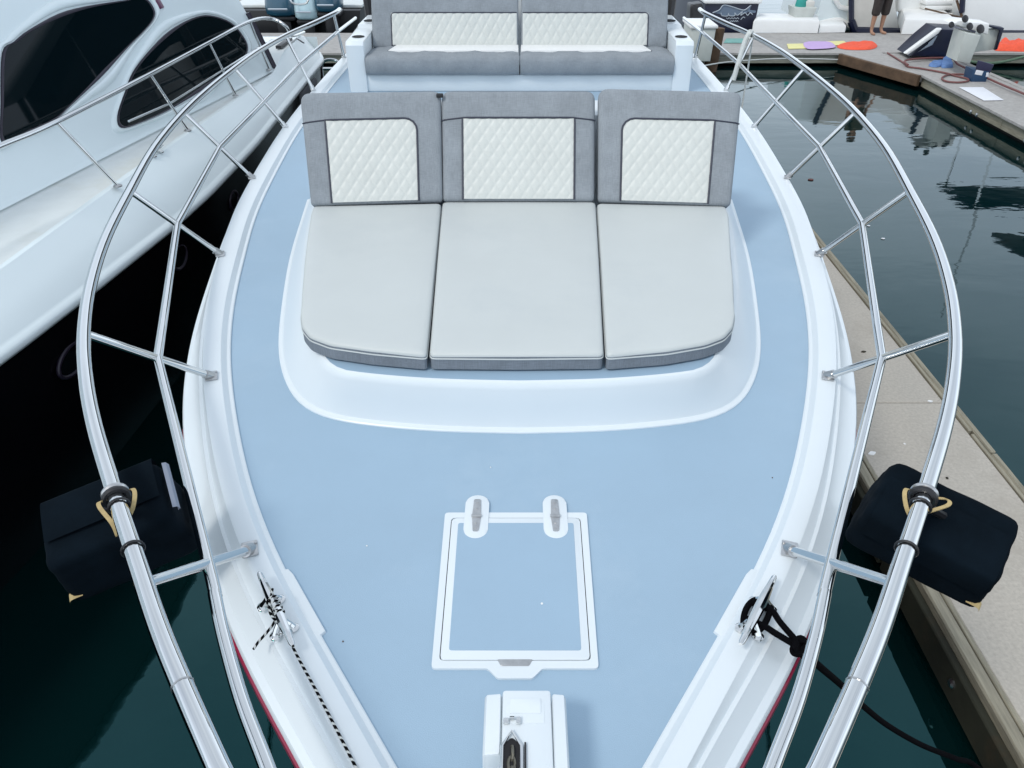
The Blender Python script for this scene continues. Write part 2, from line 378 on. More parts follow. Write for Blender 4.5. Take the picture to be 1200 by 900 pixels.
dR = lambda y: interp(y, [(1.0, .103), (1.4, .125), (2.2, .122), (2.9, .122), (4, .135), (12, .14)])
dO = lambda y: interp(y, [(1.0, .165), (1.4, .195), (2.0, .19), (2.4, .207), (2.9, .195), (3.4, .185), (4.3, .178), (6, .178), (12, .178)])
rows = [edge(lambda y: (0, -.012)), edge(lambda y: (0, .006)), edge(lambda y: (.004, .009)), edge(lambda y: (.011, .0095)), edge(lambda y: (.015, .011)),
        edge(lambda y: (.034, .033)), edge(lambda y: (.040, .035)), edge(lambda y: (dD(y) - .006, .036)), edge(lambda y: (dD(y), .034)),
        edge(lambda y: (max(dR(y) - .007, dD(y) + .003), .006)), edge(lambda y: (dR(y) - .003, .006)), edge(lambda y: (dR(y) + .004, .006)), edge(lambda y: (dR(y) + .007, .001)),
        edge(lambda y: (max(dO(y) - .024, dR(y) + .010), -.046)), edge(lambda y: (max(dO(y) - .019, dR(y) + .012), -.048)), edge(lambda y: (dO(y) - .005, -.056)), edge(lambda y: (dO(y), -.066)), edge(lambda y: (dO(y), -.085)), edge(lambda y: (dO(y) - .012, -.10))]
g = MB(); g.strip(rows); g.build('gunwale', GEL, boat, ang=28)
for s in (-1, 1):                                   # rub strip just under the flange
    st = MB(); k0 = NB // 2
    rr = [edge(lambda y: (dO(y) - .004, -.084)), edge(lambda y: (dO(y) + .006, -.088)), edge(lambda y: (dO(y) + .007, -.11)), edge(lambda y: (dO(y) - .012, -.125))]
    kk = [i for i in range(NB) if BP[i].y < 2.45 and (BP[i].x >= 0) == (s > 0)]; st.strip([[r[i] for i in kk] for r in rr]); st.build('rub_strip', RED, boat)
hull = MB(); hr = []
for f in (0, .15, .35, .6, .85, 1.0):
    row = []
    for q in edge(lambda y: (dO(y) - .014, -.10)):
        yb = q.y; k = interp(yb, [(.4, .42), (1.5, .58), (3, .78), (5, .92), (8, .97), (11, .97)]); rk = interp(yb, [(.4, 1.3), (1.5, .8), (3, .4), (5, .1), (6, 0)])
        e = f ** .8
        row.append(Vector((q.x * lerp(1, k, e), yb + rk * e, lerp(-.10, ZW - .25, f))))
    hr.append(row)
hull.strip(hr)
tr = [Vector(r[0]) for r in hr] + [Vector(r[-1]) for r in reversed(hr)]
hull.faces(tr, [tuple(range(len(tr)))])
hull.build('hull', mat('dark_hull_paint', (.03, .006, .012), .3, coat=.2), boat)
dk = MB(); inn = edge(lambda y: (.012, 0)); m0 = NB // 2
dk.strip([[Vector((inn[m0 + k].x * u, inn[m0 + k].y, 0)) for u in (-1, -.5, 0, .5, 1)] for k in range(m0 + 1)])
dk.build('foredeck', NONSKID, boat, merge=.0005)
MB().box((0, 10.78, -.3), (3.8, .08, .8), bev=.02).build('transom', GEL, boat)
for s in (-1, 1):                                   # raised pads that widen the margin at the cleats
    o = [(.675, 1.565), (.655, 1.545), (.520, 1.345), (.535, 1.325), (.56, 1.33), (.70, 1.56)]
    MB().flat([(s * x, y) for x, y in o][::s], -.004, .0105, bev=.005, seg=2).build('cleat_pad', GEL, boat)

# moulded plinth of the lounge
PH = [(0, 2.222), (.34, 2.238), (.66, 2.292), (.78, 2.345), (.86, 2.42), (.933, 2.549), (.988, 2.676), (1.05, 2.884), (1.134, 3.285), (1.22, 3.776), (1.295, 4.389), (1.32, 4.60)]
ph = full(relax(even(smooth_path([(x, y, 0) for x, y in PH], 6), .05), 5)); npn = len(ph); pn = []
for i in range(npn):
    tdir = (ph[min(i + 1, npn - 1)] - ph[max(i - 1, 0)]).normalized(); pn.append(Vector((tdir.y, -tdir.x, 0)))
def pring(ins, z, side=None):
    o = []
    for q, n in zip(ph, pn):
        d = lerp(ins, side if side is not None else ins, min(1, max(0, (abs(n.x) - .3) / .6)))
        o.append(Vector((q.x - n.x * d, q.y - n.y * d, z)))
    return o
pl = MB()
rings = [pring(0, -.01), pring(0, .005), pring(.004, .009), pring(.014, .010), pring(.020, .014), pring(.024, .035, .030), pring(.030, .10, .075), pring(.035, .165, .110), pring(.039, .182, .124), pring(.046, .192, .136), pring(.056, .196, .148)]
pl.strip(rings)
last = rings[-1]
plo = pl.build('seat_plinth', GEL, boat, ang=30, merge=.0005)
pt = MB(); lt = pring(.054, .195, .146); pt.strip([[lt[i].lerp(lt[npn - 1 - i], u) for u in (0, .33, .67, 1)] for i in range(npn // 2 + 1)]); pt.build('plinth_top', NONSKID2, plo, merge=.0005)
MB().prism([(3.98, .18), (4.20, .62), (4.34, .66), (4.44, .64), (4.58, .0), (4.0, .0)], lambda u, v: Vector((-1.08, u, v)), lambda u, v: Vector((1.08, u, v)), bev=.02, topbev=False).build('backrest_support', GEL, boat)

# cushions
def rounded(poly, r, n=4):
    o = []; m = len(poly)
    for i in range(m):
        p = Vector(poly[i]); a = Vector(poly[i - 1]); b = Vector(poly[(i + 1) % m]); rr = r[i] if isinstance(r, (list, tuple)) else r
        if rr <= 0: o.append(tuple(p)); continue
        da, db = (a - p), (b - p); k = min(rr, da.length * .45, db.length * .45); A = p + da.normalized() * k; B = p + db.normalized() * k
        for j in range(n + 1):
            t = j / n; o.append(tuple(A * (1 - t) ** 2 + p * 2 * t * (1 - t) + B * t * t))
    return o
def shrink(poly, d):
    cx = sum(p[0] for p in poly) / len(poly); cy = sum(p[1] for p in poly) / len(poly); o = []
    hx_ = max(abs(p[0] - cx) for p in poly); hy_ = max(abs(p[1] - cy) for p in poly)
    return [(cx + (x - cx) * (1 - d / hx_), cy + (y - cy) * (1 - d / hy_)) for x, y in poly]
def offset_poly(poly, d):
    if d < -.004: return shrink(poly, -d)
    m = len(poly); o = []
    ar = sum(poly[i][0] * poly[(i + 1) % m][1] - poly[(i + 1) % m][0] * poly[i][1] for i in range(m)); sg = 1 if ar > 0 else -1
    for i in range(m):
        a, p, b = Vector(poly[i - 1]), Vector(poly[i]), Vector(poly[(i + 1) % m])
        e1 = (p - a).normalized(); e2 = (b - p).normalized(); n = Vector((e1.y + e2.y, -(e1.x + e2.x)))
        n.normalize(); o.append(tuple(p + n * d * sg))
    return o
ZS = .27
sideL = [(-1.063, 3.80), (-1.052, 3.692), (-1.008, 3.43), (-.962, 3.176), (-.918, 2.95), (-.876, 2.74), (-.853, 2.62), (-.825, 2.525), (-.780, 2.452), (-.693, 2.395), (-.532, 2.352), (-.332, 2.318), (-.370, 3.1), (-.408, 3.84)]
mid = [(-.322, 2.322), (-.01, 2.317), (.300, 2.324), (.350, 3.1), (.396, 3.86), (0, 3.865), (-.403, 3.86), (-.364, 3.1)]
sideR = [(1.060, 3.80), (1.052, 3.692), (1.000, 3.43), (.950, 3.19), (.905, 2.95), (.860, 2.74), (.838, 2.62), (.808, 2.525), (.760, 2.452), (.680, 2.400), (.532, 2.352), (.309, 2.318), (.356, 3.1), (.402, 3.84)]
for poly, lab, cn in ((sideL, 'left cream seat cushion with rounded outer corner on the foredeck lounge', 0), (mid, 'wide middle cream seat cushion of the foredeck lounge', 1), (sideR, 'right cream seat cushion with rounded outer corner on the foredeck lounge', 2)):
    c = thing('seat_cushion', (sum(p[0] for p in poly) / len(poly), 3.0, .182), lab, 'seat cushion', 'seat cushions of the foredeck lounge')
    pr = rounded(offset_poly([(x, y + .018 * max(0, (3.0 - y) / .7)) for x, y in poly], -.001), .02, 3)
    MB().flat(pr, .204, .258, bev=.004, seg=1).build('side_band', GREYB, c)
    tp = MB(); rings = []
    for d, z in ((.0015, .248), (.003, .255), (.002, .262), (-.006, .269), (-.02, .272), (-.06, .2745), (-.12, .2765), (-.19, .277), (-.26, .2772)):
        rings.append([Vector((x, y, z)) for x, y in offset_poly(pr, d - .003)])
    V = tp.strip(rings, closed_u=True); tp.b.faces.new(V[-1]); tp.build('top_panel', CREAM, c, ang=50)
    sm = offset_poly(pr, -.0005)
    MB().tube([(x, y, .2475) for x, y in sm], .0035, 6, closed=True).build('piping', CREAM, c)

def quilt(mb, u0, u1, v0, v1, fr, dw, dh, h, cut=None, nu=None, nv=None, base=0):
    nu = nu or int((u1 - u0) / dw * 12); nv = nv or int((v1 - v0) / dh * 12); V = {}
    for i in range(nu + 1):
        for j in range(nv + 1):
            u, v = lerp(u0, u1, i / nu), lerp(v0, v1, j / nv)
            if cut and not cut(u, v): continue
            a = abs(((u / dw + v / dh) % 1) - .5); b = abs(((u / dw - v / dh) % 1) - .5); e = min(.5 - a, .5 - b) * 2
            ed = min(1, min(u - u0, u1 - u, v - v0, v1 - v) / .02)
            V[i, j] = mb.b.verts.new(fr(u, v, base + h * min(1, e * 2.6) ** .7 * (.35 + .65 * max(0, ed)) + .0012 * e))
    for i in range(nu):
        for j in range(nv):
            q = [V.get(k) for k in ((i, j), (i + 1, j), (i + 1, j + 1), (i, j + 1))]
            if all(q): mb.b.faces.new(q)

def frame(origin, ang, rec):
    o = Vector(origin); U = Vector((math.cos(ang), math.sin(ang), 0)); F = Vector((math.sin(ang), -math.cos(ang), 0))     # F faces the bow
    S = (Vector((0, 0, 1)) * math.cos(rec) - F * math.sin(rec)); Nn = U.cross(S).normalized()
    if Nn.dot(F) < 0: Nn = -Nn
    return lambda u, v, w: o + U * u + S * v + Nn * w
REC = math.atan2(.29, .49)
def back_cushion(org, ang, wb, wt, hgt, pu0, pu1, pv, round_side, lab, seam_side):
    fr = frame(org, ang, REC)
    c = thing('back_cushion', Vector(org), lab, 'back cushion', 'back cushions of the foredeck lounge')
    T = .10
    X = lambda u, v: u * lerp(wb, wt, v / hgt) / wb
    ol = rounded([(-wb / 2, 0), (wb / 2, 0), (wb / 2, hgt), (-wb / 2, hgt)], [.025, .025, .05, .05], 5)
    body = MB(); rings = []
    for d, ww in ((-.012, -.10), (0, -.088), (0, -.024), (-.003, -.012), (-.0085, -.004), (-.018, .001), (-.035, .003)):
        rings.append([fr(X(*p) + .002 * math.sin(p[1] * 23 + org[0] * 9), p[1] + (.004 * math.sin(p[0] * 9 + org[0] * 5) if p[1] > .4 else 0), ww) for p in offset_poly(ol, d)])
    V = body.strip(rings, closed_u=True); body.b.faces.new(V[-1]); body.b.faces.new(list(reversed(V[0]))); body.build('cover', GREYF, c, ang=50)
    rc = .06
    def cut(u, v):
        if round_side == 0: return True
        cu = pu1 - rc if round_side > 0 else pu0 + rc; cv = pv - rc
        return not ((u - cu) * round_side > 0 and v > cv and math.hypot(u - cu, v - cv) > rc + .002)
    q = MB(); quilt(q, pu0, pu1, .012, pv, lambda u, v, w_: fr(X(u, v), v, w_),   .060, .086, .0033, cut, base=.0035); q.build('quilted_panel', CREAMQ, c, ang=80)
    # piping round the panel and along the cross seam
    path = [(pu0, .008), (pu0, pv)] if round_side >= 0 else [(pu0, .008), (pu0, pv - rc)] + [(pu0 + rc - rc * math.cos(t), pv - rc + rc * math.sin(t)) for t in (R(20), R(45), R(70))] + [(pu0 + rc, pv)]
    path += [(pu1, pv), (pu1, .008)] if round_side <= 0 else [(pu1 - rc, pv)] + [(pu1 - rc + rc * math.sin(t), pv - rc + rc * math.cos(t)) for t in (R(20), R(45), R(70))] + [(pu1, pv - rc), (pu1, .008)]
    dense = []
    for a, b in zip(path, path[1:]):
        n = max(1, int(math.hypot(b[0] - a[0], b[1] - a[1]) / .03)); dense += [(lerp(a[0], b[0], k / n), lerp(a[1], b[1], k / n)) for k in range(n)]
    dense.append(path[-1])
    MB().tube([fr(X(u, v), v, .006) for u, v in dense], .005, 6).build('piping', PIPE, c)
    for sd in seam_side:
        a = pu0 if sd < 0 else pu1; b = sd * wb / 2
        MB().tube([fr(X(lerp(a, b, k / 6), pv), pv - .002 * k, .0035 - (.012 if k == 6 else 0)) for k in range(7)], .004, 6).build('piping', PIPE, c)
    return c
back_cushion((-.006, 3.84, .278), 0, .790, .794, .566, -.288, .288, .425, 0, 'middle quilted back cushion with grey border on the foredeck lounge', (-1, 1))
back_cushion((-.735, 3.805, .278), R(5), .675, .718, .572, -.228, .215, .428, 1, 'left quilted back cushion on the foredeck lounge, beside the port rail', (-1,))
back_cushion((.741, 3.800, .278), R(-5), .680, .730, .578, -.222, .222, .428, -1, 'right quilted back cushion on the foredeck lounge, beside the starboard rail', (1,))
MB().box((-.41, 4.10, .745), (.035, .02, .02), bev=.004).build('snap_clip', BLACK, boat)

# bench aft of the lounge
bb = MB(); bb.box((0, 8.15, .075), (3.06, 1.4, .15), bev=.012); bb.build('bench_base', GEL, boat)
for s in (-1, 1):
    t_ = MB(); x0, x1 = 1.405, 1.57
    t_.prism([(7.43, 0), (7.43, .40), (7.46, .433), (8.10, .440), (8.13, .47), (8.75, .475), (8.75, 0)], lambda u, v: Vector((s * x0, u, v)), lambda u, v: Vector((s * x1, u, v)), bev=.012, topbev=False)
    t_.build('bench_side', GEL, boat)
    for (yy, zz) in ((7.66, .436), (8.32, .474)):
        MB().lathe([(.052, 0), (.058, .004), (.050, .006), (.047, .002)], (s * 1.487, yy, zz), 20).build('cup_holder', HOLE, boat)
BREC = R(20)
for s, sd in ((-1, 'left'), (1, 'right')):
    x0, x1 = sorted((s * .006, s * 1.40))
    c = thing('bench_seat_cushion', (s * .70, 7.6, .152), sd + ' grey bench seat cushion with white inlay in front of the console', 'seat cushion', 'bench seat cushions')
    prof = [(7.41, .155), (7.395, .18), (7.395, .27), (7.41, .305), (7.45, .322), (7.55, .325), (7.87, .318), (7.87, .155)]
    m_ = MB(); ns = 24
    rows_ = []
    for i in range(ns + 1):
        x = lerp(x0, x1, i / ns); e = min(i, ns - i); sh = .012 if e == 0 else (.003 if e == 1 else 0); wv = .006 * math.sin(i * .9 + s) + .004 * math.sin(i * 2.3)
        rows_.append([Vector((x, y + (sh if y < 7.6 else 0) + (wv * .5 if y < 7.5 else 0), z - (sh if z > .3 else 0) + (wv if .2 < z else 0))) for y, z in prof])
    V = m_.strip(rows_); m_.b.faces.new(V[0]); m_.b.faces.new(list(reversed(V[-1]))); m_.build('cover', GREYF, c, ang=60)
    xa, xb = (s * .012, s * 1.165)
    pa = [(xa, 7.575), (s * 1.21, 7.575), (s * 1.165, 7.86), (xa, 7.86)]
    MB().flat([(x, y) for x, y in pa], .318, .336, bev=.005).build('inlay_panel', WHITE, c)
    MB().tube([(s * 1.212, 7.572, .329), (s * 1.166, 7.86, .329)], .005, 6).build('piping', PIPE, c)
    c = thing('bench_back_cushion', (s * .70, 7.9, .30), sd + ' wide quilted bench backrest in front of the console', 'back cushion', 'bench back cushions')
    fr = frame((s * .703, 7.83, .315), 0, BREC)
    ol = rounded([(-.69, 0), (.69, 0), (.69, .78), (-.69, .78)], .025, 4)
    body = MB(); rings = []
    for d, ww in ((-.012, -.12), (0, -.10), (0, -.016), (-.005, -.004), (-.016, 0), (-.04, .004)):
        rings.append([fr(p[0], p[1], ww) for p in offset_poly(ol, d)])
    V = body.strip(rings, closed_u=True); body.b.faces.new(V[-1]); body.b.faces.new(list(reversed(V[0]))); body.build('cover', GREYF, c, ang=50)
    u0, u1 = (-.505, .675) if s < 0 else (-.675, .505)
    q = MB(); quilt(q, u0, u1, .02, .30, fr, .088, .150, .007, base=.004); q.build('quilted_panel', CREAMQ, c, ang=80)
    eu = u0 if s < 0 else u1; iu = u1 if s < 0 else u0
    pth = [(eu + .02 * -s * 0, .01), (eu, .27), (eu - s * .008, .293), (eu - s * .03, .302), (0, .302), (iu, .302)]
    MB().tube([fr(u, v, .006) for u, v in pth], .006, 6).build('piping', PIPE, c)

# console and windscreen behind the bench
MB().prism([(8.30, 0), (8.62, .95), (8.78, .98), (9.9, .98), (9.9, 0)], lambda u, v: Vector((-1.38, u, v)), lambda u, v: Vector((1.38, u, v)), bev=.03, topbev=False).build('console', GEL, boat)
ws = MB()
for a, b in (((-1.50, 8.80), (-.02, 8.66)), ((.02, 8.66), (1.50, 8.80))):
    ws.prism([(a[0], a[1]), (b[0], b[1]), (b[0], b[1] + .02), (a[0], a[1] + .02)], lambda u, v: Vector((u, v, .47)), lambda u, v: Vector((u * 1.03, v + .5, 2.05)))
ws.build('windscreen', GLASS, boat)
for s in (-1, 1):
    MB().tube([(s * 1.545, 8.72, .45), (s * 1.60, 8.85, 1.0), (s * 1.64, 9.3, 2.1)], .05, 8).build('windscreen_pillar', BLACK, boat)
    MB().prism([(8.76, .47), (9.9, .47), (10.2, 2.05), (9.3, 2.05)], lambda u, v: Vector((s * 1.52, u, v)), lambda u, v: Vector((s * 1.54, u, v))).build('side_window', GLASS, boat)
MB().box((0, 10.0, 2.12), (3.4, 2.2, .1), bev=.04, seg=3).build('hardtop', GEL, boat)

# deck hatch
def ringpoly(mb, outer, inner, z0, z1):
    n = len(outer); A = [[(x, y, z0) for x, y in outer], [(x, y, z1) for x, y in outer], [(x, y, z1) for x, y in inner], [(x, y, z0) for x, y in inner]]
    mb.strip([A[0] + [A[0][0]], A[1] + [A[1][0]], A[2] + [A[2][0]], A[3] + [A[3][0]]])
hx = -.012
def hq(*pp): return [(x + hx, y) for x, y in pp]
fo = rounded(hq((-.214, 1.229), (-.070, 1.229), (-.044, 1.2), (.044, 1.2), (.070, 1.229), (.214, 1.229), (.225, 1.803), (-.225, 1.803)), [.012, .006, .006, .006, .006, .012, .012, .012], 3)
fi = rounded(hq((-.196, 1.252), (-.045, 1.252), (-.022, 1.252), (.022, 1.252), (.045, 1.252), (.196, 1.252), (.2035, 1.779), (-.2035, 1.779)), [.014, .004, .004, .004, .004, .014, .014, .014], 3)
hf = MB(); ringpoly(hf, fo, fi, -.004, .007); hatch = hf.build('deck_hatch', GEL, boat, merge=.0002)
lo = rounded(hq((-.1935, 1.2545), (.1935, 1.2545), (.201, 1.7765), (-.201, 1.7765)), .013, 4)
MB().flat(lo, -.004, .0075, bev=.003, seg=2).build('hatch_lid', GEL, hatch)
li = rounded(hq((-.173, 1.283), (.173, 1.283), (.180, 1.755), (-.180, 1.755)), .008, 3)
MB().flat(li, .004, .0088, bev=.0008, seg=1).build('hatch_panel', NONSKID2, hatch)
MB().flat(rounded(hq((-.20, 1.249), (.20, 1.249), (.208, 1.7825), (-.208, 1.7825)), .012, 3), -.006, .0012).build('hatch_gap', HOLE, hatch)
MB().flat(rounded(hq((-.036, 1.236), (.036, 1.236), (.046, 1.256), (-.046, 1.256)), .004, 3), .0, .0084, bev=.001).build('hatch_latch', STEELD, hatch)
for s in (-1, 1):
    hxx = hx + s * .124; lobe = []
    for k in range(13): lobe.append((hxx + .038 * math.cos(R(180 * k / 12)), 1.845 + .038 * math.sin(R(180 * k / 12))))
    for k in range(13): lobe.append((hxx - .038 * math.cos(R(180 * k / 12)), 1.725 - .038 * math.sin(R(180 * k / 12))))
    MB().flat(lobe, -.003, .0105, bev=.004, seg=2).build('hinge_pad', GEL, hatch)
    hg = MB()
    hg.flat(rounded([(hxx - .009, 1.715), (hxx + .009, 1.715), (hxx + .014, 1.779), (hxx - .014, 1.779)], .006, 3), .010, .0145, bev=.001)
    hg.flat(rounded([(hxx - .014, 1.783), (hxx + .014, 1.783), (hxx + .011, 1.858), (hxx - .011, 1.858)], .006, 3), .010, .0145, bev=.001)
    hg.tube([(hxx - .016, 1.781, .0145), (hxx + .016, 1.781, .0145)], .005, 8)
    for yy in (1.728, 1.75, 1.815, 1.842): hg.lathe([(.0045, .014), (.0045, .0155), (.002, .0162)], (hxx, yy, 0), 8)
    hg.build('hinge', STEELD, hatch)

for k, (px, py, r_, m_) in enumerate(((635, 710, .0035, WHITE), (690, 745, .002, BROWN), (575, 548, .002, WHITE), (402, 752, .002, BROWN), (905, 560, .002, BROWN), (430, 640, .0022, WHITE))):
    q_ = at(px, py, 0); MB().lathe([(r_, -.001), (r_, .0105 if 520 < px < 690 and py > 600 else .0025), (r_ * .6, .011 if 520 < px < 690 and py > 600 else .003)], (q_.x, q_.y, 0), 7).build('grit', m_, boat)
# windlass at the bow
wx = .008
wl_ = MB(); wl_.box((wx + .008, .80, .072), (.112, .56, .128), bev=.008); wl_.box((wx + .004, 1.02, .1355), (.086, .05, .003), bev=.001)
windlass = wl_.build('windlass', GEL, boat)
l_ = MB(); l_.prism([(-.090, .0), (-.0485, .0), (-.0485, .126), (-.052, .134), (-.083, .130), (-.088, .122)], lambda u, v: Vector((u + wx, .925, v)), lambda u, v: Vector((u + wx, 1.072, v)), bev=.006, topbev=False); l_.build('windlass_cap', GEL, windlass)
l_ = MB(); l_.prism([(.0665, .0), (.101, .0), (.098, .120), (.093, .130), (.069, .133), (.0652, .128)], lambda u, v: Vector((u + wx, .89, v)), lambda u, v: Vector((u + wx, 1.072, v)), bev=.006, topbev=False); l_.build('windlass_cap', GEL, windlass)
l_ = MB(); l_.prism([(.0665, 0), (.094, 0), (.090, .126), (.0665, .128)], lambda u, v: Vector((u + wx, .55, v)), lambda u, v: Vector((u + wx, .887, v)), bev=.004, topbev=False); l_.build('windlass_cap', GEL, windlass)
l_ = MB(); l_.flat(rounded([(wx - .042, .70), (wx - .008, .70), (wx - .008, .945), (wx - .025, .962), (wx - .042, .945)], .008, 3), .136, .1378); l_.build('chain_slot', HOLE, windlass)
l_ = MB(); l_.tube([(wx - .047, .70, .140), (wx - .046, .94, .140), (wx - .025, .972, .143), (wx - .004, .94, .140), (wx - .003, .86, .140)], .004, 8); l_.box((wx - .038, .998, .140), (.012, .014, .008), bev=.002); l_.box((wx - .011, .998, .141), (.010, .016, .012), bev=.002); l_.tube([(wx - .03, 1.003, .143), (wx - .02, 1.003, .143)], .004, 8); l_.build('chain_guide', STEEL, windlass)
MB().box((wx + .004, .91, .140), (.004, .075, .006), bev=.001).build('pawl', BLACK, windlass)
ch = MB()
for k in range(13):
    cpt = Vector((wx - .025, .925 - k * .024, .137 + .004 * math.sin(k * .5))); pth = []
    for j in range(12):
        a = 2 * math.pi * j / 12; u = math.cos(a) * .007; v = math.sin(a) * .016
        pth.append(cpt + (Vector((u, v, 0)) if k % 2 else Vector((u * .35, v, u))))
    ch.tube(pth, .0035, 6, closed=True)
ch.build('chain', BRASS, windlass)
rec = MB(); rec.flat(rounded([(wx - .030, 1.018), (wx + .040, 1.018), (wx + .040, 1.055), (wx - .030, 1.055)], .003, 2), .1365, .1385, bev=.0008); rec.build('cover_plate', GEL, windlass)

# cleats
def cleat(p0, p1, name, parent, sc=1.0, zbase=.036):
    p0, p1 = Vector(p0), Vector(p1); d = (p1 - p0).normalized(); c = (p0 + p1) / 2; ln = (p1 - p0).length; n = Vector((-d.y, d.x, 0))
    mb = MB()
    prof = [(-.5, .005), (-.47, .008), (-.3, .011), (-.15, .014), (0, .0145), (.15, .014), (.3, .011), (.47, .008), (.5, .005)]
    mb.tube([c + d * (t * ln) for t, r in prof], [r * sc for t, r in prof], 10)
    for t in (-.16, .16):
        b = c + d * (t * ln)
        for s in (-1, 1):
            foot = Vector((b.x, b.y, zbase)) + n * s * .023 * sc + d * (.01 * (1 if t > 0 else -1))
            mb.tube([b, b.lerp(foot, .55) + n * s * .004, Vector((foot.x, foot.y, zbase + .006))], [.009 * sc, .008 * sc, .010 * sc], 8)
            mb.lathe([(.016 * sc, 0), (.016 * sc, .006), (.010 * sc, .010), (.004, .010)], (foot.x, foot.y, zbase), 12)
    return mb.build(name, STEEL, parent), c, d, n
zc_ = .078
clL, cL, dL, nL = cleat(at(303.6, 671, zc_), at(343.5, 757, zc_), 'cleat', boat)
clR, cR, dR_, nR = cleat(at(908, 675, zc_), at(868, 755, zc_), 'cleat', boat)

# bow rail
zr = lambda y: interp(y, [(.5, .39), (1.2, .39), (1.9, .42), (3.4, .45), (5, .47), (9, .49)])
def rail_pt(px, py):
    z = .42
    for _ in range(12): z = zr(at(px, py, z).y)
    return at(px, py, z)
RP = [(820, 11), (827, 16), (850, 27), (883, 42), (915, 60), (943, 80), (973, 104), (1003, 132), (1037, 173), (1066, 224), (1094, 279), (1112, 335), (1119.5, 391), (1117, 445), (1107, 500), (1086, 571), (1057, 660), (1032, 735), (1004, 804), (962, 900), (925, 980)]
rp_ = [rail_pt(*p) for p in RP]
rh = smooth_path(rp_ + [Vector((.36, .45, .39)), Vector((.15, .22, .39)), Vector((0, .16, .39))], 5)
rail = rh + [Vector((-p.x, p.y, p.z)) for p in reversed(rh[:-1])]
MB().tube(rail, .0212, 14).build('top_rail', STEEL, boat, ang=60)
def rail_at(px, py):
    return rail_pt(px, py)
ST = [((815, 67), (822, 40), (827, 16)), ((851, 105), (866, 77), (883, 42)), ((884, 148), (909, 117), (943, 80)), ((923, 208), (960, 176), (1003, 132)), ((960, 298), (1010, 266), (1066, 224)), ((970, 441), (1034, 418), (1119.5, 391)), ((925, 644), (975, 658), (1049, 684))]
mids = []; bases = []
for s in (1, -1):
    for b, m, t in ST:
        B = at(b[0], b[1], .038); T = rail_pt(*t)
        # fraction of the stanchion at which its joint with the mid rail shows
        best = min((abs((lambda q: (q.x / (q.y * CP - (q.z - EYE) * SP)) * FPX + CX)(B.lerp(T, k / 60)) - m[0]), k / 60) for k in range(5, 56))[1]
        M = B.lerp(T, best)
        if s > 0: mids.append(M); bases.append(B)
        fl = lambda q: Vector((s * q.x, q.y, q.z))
        st_ = MB().tube([fl(B), fl(B.lerp(T, .5)), fl(T)], .0145, 10).build('stanchion', STEEL, boat, ang=60)
        bp = MB(); ax = Vector((-fl(B).y * 0 + (B.x and s * .3), 1, 0)).normalized(); an = math.atan2(s * .35, 1)
        bp.box((fl(B).x, fl(B).y, .0405), (.046, .062, .008), Euler((0, 0, -an)), bev=.003)
        dirn = (fl(T) - fl(B)).normalized(); bp.tube([fl(B) - dirn * .004, fl(B) + dirn * .035], [.021, .0185], 12)
        for q in (-1, 1): bp.lathe([(.005, 0), (.005, .003), (.002, .004)], (fl(B).x - s * .012 * q, fl(B).y + q * .022, .0445), 8)
        bp.build('stanchion_base', STEELD if b[1] > 200 else STEEL, st_)
    M0 = [Vector((s * q.x, q.y, q.z)) for q in mids]
    aft = [Vector((s * 1.93, 9.9, .27))]
    zm_ = M0[-1].z
    front = [at(966, 698, zm_), at(956, 745, zm_), at(935, 820, zm_), at(906, 897, zm_), at(872, 990, zm_), Vector((.2, .36, .20)), Vector((.06, .30, .2))]
    front = [Vector((s * q.x, q.y, q.z)) for q in front]
    seg = aft + M0[:-1]
    pth = []
    for a, b in zip(seg, M0): pth += [a.lerp(b, k / 6) for k in range(6)]
    fpath = smooth_path([M0[-2], M0[-1]] + front, 6)[6:]
    MB().tube(pth + fpath, .0165, 12).build('mid_rail', STEEL, boat, ang=60)
for s in (1, -1):
    for (px, py) in ((1004, 804),):
        q = rail_pt(px, py); k = min(range(len(rh)), key=lambda i: (rh[i] - q).length); d = (rh[k + 1] - rh[k - 1]).normalized()
        fl = lambda v: Vector((s * v.x, v.y, v.z))
        MB().tube([fl(q - d * .0015), fl(q + d * .0015)], .0229, 14).build('rail_joint', STEELD, boat)

